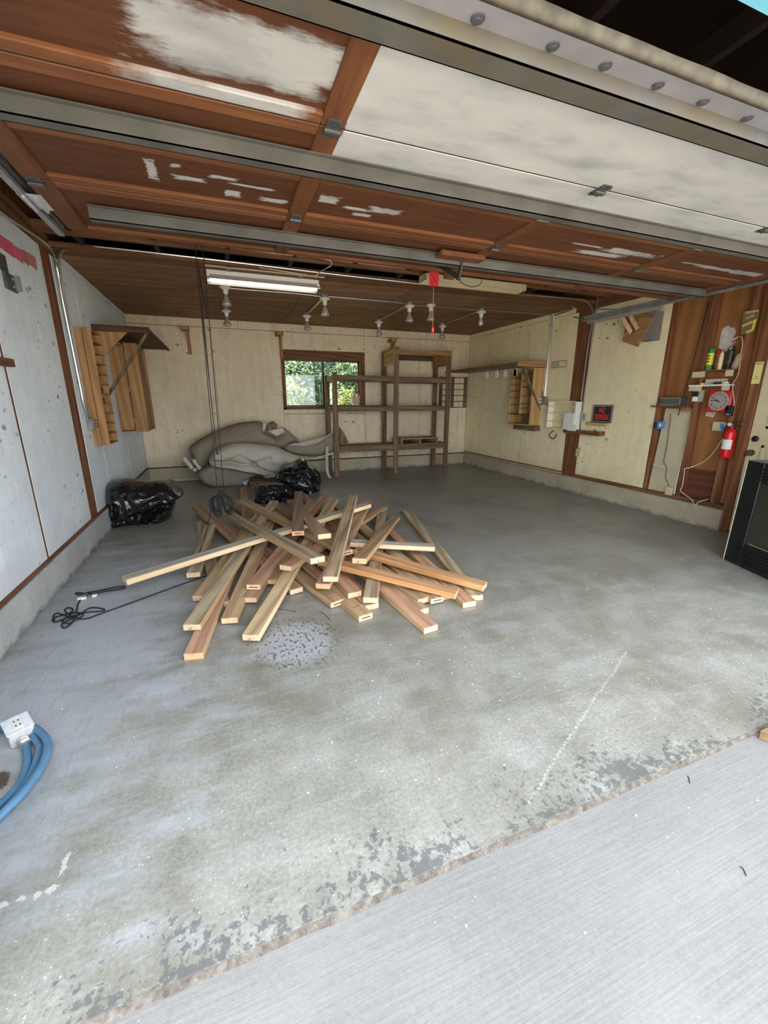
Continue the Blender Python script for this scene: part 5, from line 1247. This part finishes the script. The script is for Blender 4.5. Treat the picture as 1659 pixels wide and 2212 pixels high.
def loft(path, ry, rz, n=20, amp=.0, f=3.0, seed=0, floor=True, sq=.8):
    """thick soft roll along a path; ry and rz are lists of half depth and half height"""
    P = spline(path, 7); k = len(P); b = MB()
    def at(l, t): x = t*(len(l)-1); i = min(int(x), len(l)-2); return l[i]+(l[i+1]-l[i])*(x-i)
    for i, p in enumerate(P):
        t = i/(k-1); tan = (P[min(i+1,k-1)]-P[max(i-1,0)]).normalized()
        s = Vector((0,1,0)); s = (s-tan*s.dot(tan)).normalized(); u = tan.cross(s); u = u if u.z > 0 else -u
        end = min(1.0, .35+2.2*min(t, 1-t)*3) if min(t,1-t) < .1 else 1.0
        for j in range(n):
            a = 2*math.pi*j/n
            ca_, sa_ = math.cos(a), math.sin(a)
            q = p + s*(math.copysign(abs(ca_)**sq, ca_)*at(ry,t)*end) + u*(math.copysign(abs(sa_)**sq, sa_)*at(rz,t)*end)
            nz = noise.noise(q*f+Vector((seed,0,0)))*amp + noise.noise(q*f*2.3+Vector((0,seed,0)))*amp*.5
            q = q + (q-p).normalized()*nz
            if floor and q.z < .004: q.z = .004
            b.v.append(q)
    for i in range(k-1):
        for j in range(n): b.f.append((i*n+j, i*n+(j+1)%n, (i+1)*n+(j+1)%n, (i+1)*n+j)); b.mi.append(0)
    b.f.append(tuple(range(n))); b.mi.append(0); b.f.append(tuple((k-1)*n+j for j in reversed(range(n)))); b.mi.append(0)
    return b
def cpx(x, y): return 390+.22303*x, 880+.22303*y
def pillow(outline, seg, Y, depth, folds=(), seed=0, amp=.012, back=None, n=120, rings=14, cpx=cpx):
    """soft closed body: a traced outline standing at distance Y, bulging towards and away from the room, creased along the folds"""
    def P3(q): u, v = cpx(*q); p = hit(u, v, 1, Y); return Vector((p.x, 0, p.z))
    O = [P3(q) for q in outline]; S0, S1 = P3(seg[0]), P3(seg[1]); F = [([P3(q) for q in f[0]], f[1], f[2]) for f in folds]
    per = [(O[(i+1) % len(O)]-O[i]).length for i in range(len(O))]; tot = sum(per); R_ = []
    for k in range(n):
        d = tot*k/n; i = 0
        while d > per[i]: d -= per[i]; i += 1
        R_.append(O[i].lerp(O[(i+1) % len(O)], d/per[i]))
    for _ in range(2): R_ = [(R_[k-1]+R_[k]*2+R_[(k+1) % n])/4 for k in range(n)]
    sd_ = S1-S0; b = MB()
    def med(p): t = max(0, min(1, (p-S0).dot(sd_)/sd_.length_squared)); return S0+sd_*t
    def segd(p, a, c): d = c-a; t = max(0, min(1, (p-a).dot(d)/max(d.length_squared,1e-9))); return (p-a-d*t).length
    ringlist = [(-1, r/rings) for r in range(rings+1)] + [(1, r/rings) for r in range(rings-1, -1, -1)]
    for side, t in ringlist:
        for k in range(n):
            o_ = R_[k]; m_ = med(o_); p = m_.lerp(o_, t)
            h = (max(0.0, 1-t**2.6))**.5*depth
            y = side*(h if side == -1 else h*(.6 if back is None else back))
            w = noise.noise(Vector((p.x*4, side*2, p.z*4))+Vector((seed,0,0)))*amp*2 + noise.noise(Vector((p.x*11, side, p.z*11)))*amp*.6
            if side == -1:
                for pl_, am, wd_ in F:
                    dd = min(segd(p, pl_[q], pl_[q+1]) for q in range(len(pl_)-1)); y += am*math.exp(-(dd/wd_)**2)*min(1, (1-t)*6)
            y += w*min(1, (1-t)*5)
            b.v.append(Vector((p.x, Y+y, max(.004, p.z))))
    for r in range(len(ringlist)-1):
        for k in range(n):
            b.f.append((r*n+k, r*n+(k+1) % n, (r+1)*n+(k+1) % n, (r+1)*n+k)); b.mi.append(0)
    return b
cr = thing('carpet_roll', 'speckled brown carpet folded into an arch against the back wall', 'carpet', (1.5, 6.95, .3))
pillow([(75,390),(180,310),(300,245),(420,195),(560,150),(700,132),(790,133),(800,235),(860,262),(960,330),(980,390),(850,400),(650,380),(480,380),(380,410),(330,450),(290,520),(285,565),(205,603),(170,628),(140,560),(100,470)],
       ((190,470),(760,250)), 6.92, .26, [([(190,560),(300,400),(480,300),(760,240)], -.02, .10), ([(95,420),(200,600)], .03, .03)], 1, .014).build('roll', M_CARP, cr, smooth=True)
M_FOAM = plain('pale_underlay', (.60,.58,.50), .9)
for (u0,v0,u1,v1,w) in ((397,988,416,1012,.10),(418,992,433,1014,.09),(418,1012,424,1018,.05)):
    a, c = hit(u0, v0, 1, 6.72), hit(u1, v1, 1, 6.72)
    MB().beam(a, c, .06, w, (0,1,0)).build('underlay_edge', M_FOAM, cr, bevel=.012)
pillow([(790,135),(830,165),(825,205),(790,243)], ((805,160),(805,225)), 6.70, .05, n=40, rings=5).build('underlay_edge', M_FOAM, cr, smooth=True)
tag(pillow([(770,345),(800,240),(930,290),(985,185),(1060,240),(1150,325),(1060,345),(985,400),(850,390)], ((860,330),(1060,290)), 6.90, .17, [([(800,250),(930,300),(1010,230)], .05, .05)], 4, .015, n=80, rings=9).build('carpet_fold', M_CARP, smooth=True), 'brown carpet fold at the right shoulder of the heap', 'carpet')
tag(pillow([(835,225),(930,285),(1015,240),(985,190),(940,205)], ((880,240),(970,235)), 6.74, .05, n=50, rings=6).build('underlay_flap', M_FOAM, smooth=True), 'pale underlay flap on top of the carpet heap', 'underlay')
tag(pillow([(828,220),(835,180),(865,140),(900,132),(940,168),(938,205),(880,238)], ((860,195),(905,170)), 6.84, .10, [([(850,150),(900,220)], .04, .02)], 6, .03, n=50, rings=7).build('paper_wad', wood('brown_paper', (.30,.22,.12), None, 'Z', .4), smooth=True), 'crumpled brown paper wad on top of the carpet heap', 'paper')
tag(pillow([(170,625),(205,600),(285,545),(400,560),(600,590),(785,620),(700,670),(640,690),(620,740),(590,775),(330,782),(210,730),(175,680)], ((270,670),(580,680)), 6.58, .20, [([(200,640),(400,610),(620,640)], .03, .05)], 5, .012).build('carpet_roll', M_CARP, smooth=True), 'lower speckled carpet roll on the floor under the pale sheet', 'carpet')
tag(pillow([(270,510),(310,430),(380,380),(490,345),(650,340),(850,362),(940,380),(1010,420),(1150,470),(1160,500),(1100,530),(1000,570),(940,640),(915,690),(820,695),(785,657),(600,627),(400,592),(290,567)],
       ((400,480),(960,500)), 6.45, .24, [([(285,520),(480,520),(620,545),(740,520),(850,480)], .085, .035), ([(480,500),(560,460),(640,500),(720,545)], .06, .03), ([(700,540),(780,600),(920,632)], .09, .03), ([(300,545),(450,565),(640,610),(780,632),(900,650)], -.05, .04), ([(785,655),(830,650),(905,640)], .07, .02), ([(1000,410),(1020,500),(1000,570)], .04, .05), ([(740,520),(860,490),(960,520)], -.04, .06)], 9, .022, n=170, rings=26).build('carpet_sheet', M_CARPB, smooth=True), 'pale folded carpet backing sheet in the middle of the heap', 'carpet')
fp_ = thing('carpet_flap', 'curved carpet flap reaching right to the shelving post', 'carpet', (3.0, 6.8, .5))
pillow([(980,385),(1060,338),(1180,340),(1250,360),(1340,330),(1480,228),(1512,285),(1520,390),(1480,430),(1400,460),(1290,477),(1150,467),(1010,425)], ((1060,400),(1460,330)), 6.80, .12, [([(1080,430),(1300,430),(1480,370)], -.03, .05)], 11, .012, n=100, rings=10).build('sheet', M_CARP, fp_, smooth=True)
pillow([(1000,385),(1090,342),(1240,352),(1335,325),(1478,230),(1488,245),(1345,350),(1240,378),(1170,382),(1080,372)], ((1080,362),(1440,270)), 6.70, .035, n=80, rings=5).build('turned_edge', M_CARPB, fp_, smooth=True)
tag(pillow([(1240,500),(1380,465),(1500,420),(1490,450),(1400,480),(1300,505)], ((1300,490),(1470,445)), 6.72, .03, n=50, rings=5).build('underlay_flap', M_FOAM, smooth=True), 'thin pale underlay hanging below the carpet flap', 'underlay')
tag(pillow([(1535,180),(1590,258),(1625,340),(1612,388),(1560,402),(1538,330)], ((1560,260),(1585,360)), 7.0, .09, [([(1550,200),(1600,330)], .03, .03), ([(1545,330),(1615,350)], .03, .02)], 13, .03, n=60, rings=8).build('paper_bundle', wood('tan_paper', (.36,.25,.14), None, 'Z', .4), smooth=True), 'crumpled brown paper bundle behind the shelving post', 'paper')
q0, q1 = FLp(538, 1040, .05), FLp(600, 1036, .05)
tag(MB().box(q0.x, q1.x+.15, 6.27, 6.31, .0, .085).build('floor_plank', M_OLDX, bevel=.003), 'brown plank on the floor in front of the carpet roll', 'plank')
a, c = FLp(528, 1045, .04), FLp(536, 1030, .10)
tag(MB().beam(a, c+Vector((0,-.02,0)), .07, .03, (0,1,0)).build('foam_strip', plain('white_strip', (.80,.81,.80), .8), bevel=.006), 'white foam strip lying against the floor plank', 'foam')
pts = [hit(u, v, 1, 6.60) for u, v in ((707, 965), (706, 1000), (708, 1022), (716, 1036))]
b = MB(); P = spline(pts, 5)
for p in P: b.v += [p+Vector((-.025,0,0)), p+Vector((.025,0,0)), p+Vector((.025,.012,0)), p+Vector((-.025,.012,0))]
for i in range(len(P)-1):
    for j in range(4): b.f.append((4*i+j, 4*i+(j+1)%4, 4*i+4+(j+1)%4, 4*i+4+j)); b.mi.append(0)
for v in b.v: v.z = max(v.z, .004)
tag(b.build('carpet_strip', M_CARPB, smooth=SHARP), 'narrow pale carpet strip dangling beside the shelving post', 'carpet')
tag(MB().box(.40, .95, D-.10, D-.037, 0, .05).build('foam_strip', plain('dusty_strip', (.5,.49,.45), .9), bevel=.01), 'dusty pale strip lying along the back footing', 'foam')

# ------------------------------------------------------------------ black rubbish bags
def bag_mat():
    b = NB('black_plastic'); p = b.pos()
    r1 = b.noise(b.mapping(p, (1, 1, 1.6)), 4, 2, .5, 2.5); r2 = b.voro(b.mapping(p, (1,1,1.3)), 9)
    b.bump(b.math('ADD', r1, b.math('MULTIPLY', r2, .15)), .5, .03)
    return b.out((.010, .010, .012), .2, 0, .7)
M_BAG = bag_mat()
def lump(c, r, seed, amp, f, flat=.0, peak=None, sub=5):
    bm = bmesh.new(); bmesh.ops.create_icosphere(bm, subdivisions=sub, radius=1.0)
    b = MB(); c = Vector(c); s = Vector((seed*3.1, seed*1.7, seed))
    for v in bm.verts:
        n = v.co.normalized(); q = n*f
        q2 = Vector((n.x*2.6, n.y*2.6, n.z*.9)); q3 = Vector((n.x*1.2+n.z*3, n.y*5, n.z*2-n.x))
        k = 1 + amp*.8*noise.noise(q+s) + amp*.75*(abs(noise.noise(q2+s))*2-.6) + amp*.38*(abs(noise.noise(q3+s))*2-.5) + amp*.10*(abs(noise.noise(q*5+s))*2-.5)
        w = Vector((n.x*r[0], n.y*r[1], n.z*r[2]))*k
        if peak:
            pv = Vector(peak).normalized(); t = max(0, n.dot(pv)); w += Vector(peak)*(t**9)
        p = c+w
        if p.z < .006: p.z = .006+.004*abs(noise.noise(q*6))
        b.v.append(p)
    b.f = [tuple(v.index for v in f_.verts) for f_ in bm.faces]; b.mi = [0]*len(b.f); bm.free(); return b
def bpx(x, y): return 220+.3255*x, 880+.3255*y
def crumples(box, n, seed, am=.05):
    rng = random.Random(seed); x0, x1, y0, y1 = box; F = []
    for k in range(n):
        x, y = rng.uniform(x0, x1), rng.uniform(y0, y1); a = rng.choice((rng.gauss(.35, .5), rng.gauss(1.3, .5), rng.gauss(-.5, .5))); L = rng.uniform(.15, .5)*(x1-x0)
        p1 = (x+math.cos(a)*L*.5, y+math.sin(a)*L*.5); p2 = (x+math.cos(a+.5)*L, y+math.sin(a+.5)*L)
        F.append(([(x, y), p1, p2], rng.choice((-1, 1, 1))*am*rng.uniform(.4, 1), rng.uniform(.014, .04)))
    return F
def bag(root, outline, seg, Y, depth, seed, nf, am, back, nm='bag'):
    xs = [q[0] for q in outline]; ys = [q[1] for q in outline]
    pb = pillow(outline, seg, Y, depth, crumples((min(xs), max(xs), min(ys), max(ys)), nf, seed, am), seed, .03, back, n=150, rings=34, cpx=bpx)
    for v in pb.v: v.x = max(v.x, .034)
    pb.build(nm, M_BAG, root, smooth=True)
bg1 = thing('rubbish_bag', 'bulging black plastic rubbish bag against the left wall', 'bag', (.36, 4.75, 0))
bag(bg1, [(64,484),(150,476),(230,488),(330,492),(360,486),(430,490),(490,522),(545,560),(550,572),(505,590),(482,660),(462,720),(400,785),(310,830),(240,806),(170,806),(64,800),(52,700),(54,560)], ((150,620),(380,620)), 4.72, .38, 21, 26, .07, 1.2)
bg2 = thing('rubbish_bag', 'low black plastic bag on the floor behind the timber pile', 'bag', (1.8, 5.2, 0))
bag(bg2, [(1015,545),(1040,510),(1100,505),(1190,498),(1260,535),(1295,590),(1275,650),(1210,675),(1130,685),(1080,690),(1008,640),(1020,590)], ((1080,600),(1210,590)), 5.18, .22, 33, 24, .06, 1.0)
bg3 = thing('rubbish_bag', 'crumpled black plastic bag with a tall twisted peak by the pale carpet', 'bag', (2.3, 5.6, 0))
bag(bg3, [(1150,445),(1190,402),(1270,388),(1290,345),(1330,330),(1355,345),(1362,385),(1410,393),(1452,440),(1450,500),(1440,556),(1390,562),(1370,605),(1330,610),(1270,565),(1200,505),(1145,480)], ((1250,470),(1380,480)), 5.55, .22, 47, 30, .07, .9)

# ------------------------------------------------------------------ cords on the floor
def fcord(pts, r=.0045): return [Vector((p.x, p.y, r+.0005)) for p in pts]
c1 = thing('tangled_rope', 'tangled thin black rope on the floor by the left wall', 'rope', (.3, 2.3, 0))
path = [FLp(u, v) for u, v in ((445,1245),(380,1268),(320,1290),(260,1312),(215,1328),(190,1337),(165,1340),(150,1352),(138,1358),(134,1350),(146,1342),(170,1330),(188,1318),(200,1314),(222,1316),(226,1320),(215,1322),(190,1324),(165,1330),(140,1338),(120,1345),(114,1340),(122,1334),(150,1326),(158,1318),(148,1314),(140,1320),(150,1328),(165,1322),(168,1308),(175,1296),(186,1290),(192,1284))]
MB().tube(fcord(spline(path, 5)), .0048, 6).build('cord', M_ROPE, c1, smooth=True)
path = [FLp(u, v) for u, v in ((118,1343),(116,1334),(124,1328),(140,1332),(160,1340),(150,1350),(136,1345),(150,1334),(172,1338),(180,1330),(160,1326),(148,1336))]
MB().tube([p+Vector((0,0,.006)) for p in fcord(spline(path, 5))], .0048, 6).build('tangle', M_ROPE, c1, smooth=True)
path = [FLp(u, v) for u, v in ((192,1284),(205,1284),(230,1279),(260,1274),(270,1271),(266,1268),(240,1272),(210,1279),(195,1281),(180,1285),(168,1287),(165,1283),(180,1283))]
MB().tube([p+Vector((0,0,.003)) for p in fcord(spline(path, 5))], .0055, 6).build('loop', M_ROPE, c1, smooth=True)
for u, v, w in ((177,1292,.055),(204,1286,.03)):
    p = FLp(u, v, .012); MB().box(p.x-w/2, p.x+w/2, p.y-.014, p.y+.014, .002, .018).build('white_clip', M_WHITE, c1, bevel=.003)

# ------------------------------------------------------------------ blue cable with outlet box
M_BLUEC = plain('blue_hose', (.085, .20, .34), .45, 0, .12, 20)
bc = thing('blue_power_cable', 'thick blue cable with a white outlet box at the left edge', 'cable', (.4, .95, 0))
R3 = .0145
def fl3(l, z): return [FLp(u, v, z) for u, v in l]
MB().tube(spline(fl3([(52,1600),(58,1625),(57,1655),(45,1690),(18,1722),(-20,1755),(-60,1790)], R3+.002), 6), R3, 12).build('cable', M_BLUEC, bc, smooth=True)
MB().tube(spline(fl3([(10,1566),(45,1562),(78,1575),(100,1597),(102,1622),(88,1658),(55,1705),(10,1752),(-40,1800)], R3+.022), 6), R3, 12).build('cable', M_BLUEC, bc, smooth=True)
MB().tube(spline(fl3([(-30,1576),(20,1574),(64,1586),(84,1612),(80,1640),(64,1680),(30,1730),(-10,1772),(-50,1812)], R3+.003), 6), R3, 12).build('cable', M_BLUEC, bc, smooth=True)
ob = thing('outlet_box', 'white metal outlet box on the end of the blue cable', 'outlet box', (.37, 1.10, 0))
e1 = Vector((.515, -.857, 0)); e2 = Vector((.857, .515, 0)); cB = Vector((.372, 1.095, .042))
def obp(a_, b_, h): return cB + e1*a_ + e2*b_ + Vector((0,0,h)) + Vector((0,0,-.012))*(b_/.04)*0
def oslab(a0, a1, b0, b1, h0, h1, nm, m, bev=.0):
    P8 = [obp(a_, b_, h) for h in (h0, h1) for a_, b_ in ((a0,b0),(a1,b0),(a1,b1),(a0,b1))]
    bb = MB(); bb.add(P8, [(3,2,1,0),(4,5,6,7),(0,1,5,4),(1,2,6,5),(2,3,7,6),(3,0,4,7)]); bb.build(nm, m, ob, bevel=bev)
oslab(-.060, .060, -.042, .042, -.0415, .022, 'box', plain('zinc_box', (.62,.62,.60), .45, .3), .003)
oslab(-.064, .064, -.046, .046, .022, .026, 'cover_plate', plain('plate_white', (.80,.83,.86), .4), .002)
oslab(-.036, .036, -.018, .018, .026, .029, 'receptacle', M_WHITE, .002)
for a_ in (-.018, .018):
    for b_ in (-.007, .007): oslab(a_-.006, a_+.006, b_-.0022, b_+.0022, .0288, .0295, 'slot', M_BLACK)
q = obp(.062, -.0, -.02)
MB().lathe([(.022,0),(.022,.02),(.019,.022),(.024,.026),(.024,.036),(.017,.04)], q, e1, 16).build('cable_clamp', M_CONDUIT, ob, smooth=SHARP)

# small things near the threshold
q = FLp(1640, 1582, .0)
wdb = thing('wood_block', 'brown wood block at the right end of the threshold', 'wood block', (q.x+.1, q.y-.05, -.018))
MB().prism([(q.x-.02, q.y-.008, -.018), (q.x+.25, q.y-.006, -.018), (q.x+.25, q.y-.10, -.018), (q.x+.02, q.y-.085, -.018)], (0,0,.045)).build('block', wood('wet_block', (.30,.20,.10), None, 'X', .8), wdb, bevel=.004)
ch = MB()
random.seed(11)
for i in range(230):
    x, y = random.uniform(.1, 4.4), random.uniform(.05, 3.2) if random.random() < .8 else random.uniform(-.6, -.06)
    z = .0006 if y > 0 else -.0175; s_ = random.uniform(.002, .0055); an = random.uniform(0, 6.28)
    pts = [(x+math.cos(an+k*2.1)*s_*random.uniform(.6,1.3), y+math.sin(an+k*2.1)*s_*random.uniform(.6,1.3), z) for k in range(3)]
    ch.prism(pts, (0,0,.0012))
ho = ch.build('paint_chips', M_WHITE, loc=(0,0,0), kind='stuff'); tag(ho, 'tiny white paint chips scattered over the concrete', 'paint chips')
for k, (u0, v0, u1, v1, lab) in enumerate(((1485,1676,1490,1692,'short dark twig on the driveway near the sandy joint'),(1598,1872,1612,1892,'dark curved twig on the driveway at the right'),(600,1316,640,1322,'thin twig on the floor beside the pale front board'),(690,1320,715,1342,'forked thin twig near the soaked patch on the floor'))):
    zz = .002 if v1 < 1600 else -.0165
    a, c = FLp(u0, v0, zz), FLp(u1, v1, zz)
    tag(MB().tube(spline([a, (a+c)/2+Vector((.008,.004,0)), c], 4), .0016, 5).build('twig', M_BLACK), lab, 'twig')

# ------------------------------------------------------------------ shrubs outside the window
def leaf_mat(name, c, c2):
    b = NB(name); p = b.pos(); f = b.noise(p, 5, 3)
    col = b.ramp(f, [(.35, c2), (.65, c)]); b.out(col, .5, 0, .4)
    tr = b.new('ShaderNodeBsdfTranslucent'); b.link(col, tr.inputs[0])
    mx = b.new('ShaderNodeMixShader'); mx.inputs[0].default_value = .4
    b.link(b.b.outputs[0], mx.inputs[1]); b.link(tr.outputs[0], mx.inputs[2]); b.link(mx.outputs[0], b.n['Material Output'].inputs[0]); return b.m
def shrub(x, y, r, h, n, m, label, ls, seed):
    t = thing('leafy_shrub', label, 'shrub', (x, y, -.12), 'shrubs behind the garage'); rng = random.Random(seed); b = MB()
    for i in range(n):
        while True:
            d = Vector((rng.uniform(-1,1), rng.uniform(-1,1), rng.uniform(-1,1)))
            if .25 < d.length < 1: break
        k = .72+.28*noise.noise(d*2.3+Vector((seed,0,0)))
        p = Vector((x+d.x*r*k*1.15, y+d.y*r*k, -.12+h*.52+d.z*h*.5*k*1.1))
        s_ = ls*rng.uniform(.6, 1.3); ax = Vector((rng.gauss(0,1), rng.gauss(0,1), rng.gauss(0,.6))).normalized(); sd_ = ax.orthogonal().normalized()
        nn = ax.cross(sd_)*s_*.18
        b.add([p-ax*s_, p+sd_*s_*.42+nn, p+ax*s_, p-sd_*s_*.42+nn], [(0,1,2),(0,2,3)])
    b.build('foliage', m, t)
    st = MB()
    for k in range(4): st.tube(spline([(x+rng.uniform(-.1,.1), y, -.12), (x+rng.uniform(-.3,.3)*r, y, h*.35), (x+rng.uniform(-.6,.6)*r, y+rng.uniform(-.3,.3)*r, h*.75)], 4), .02, 6)
    st.build('stem', M_ATTIC, t); return t
G1 = leaf_mat('leaf_yellow_green', (.28,.31,.10), (.13,.19,.08)); G2 = leaf_mat('leaf_green', (.16,.22,.13), (.08,.13,.075)); G3 = leaf_mat('leaf_blue_green', (.14,.20,.16), (.08,.12,.10))
shrub(2.75, 8.75, .65, 2.15, 4200, G1, 'yellow green shrub filling the left window pane', .045, 1)
shrub(3.95, 8.95, .55, 2.0, 3400, G1, 'yellow green shrub at the lower part of the right pane', .045, 2)
shrub(3.3, 10.2, 1.0, 3.3, 4200, G2, 'taller green shrub behind, seen above the yellow one', .07, 3)
shrub(4.9, 10.4, 1.1, 3.4, 4200, G2, 'tall green shrub at the right of the window view', .07, 4)
shrub(1.7, 10.3, 1.0, 3.2, 3600, G2, 'tall green shrub at the left of the window view', .07, 5)
for i, x in enumerate((.4, 3.2, 6.0, 8.6)): shrub(x, 13.0, 2.0, 5.5, 3600, G3, ('leftmost', 'second', 'third', 'rightmost')[i]+' blue green tree far behind the window', .15, 10+i)
bpy.context.view_layer.update()
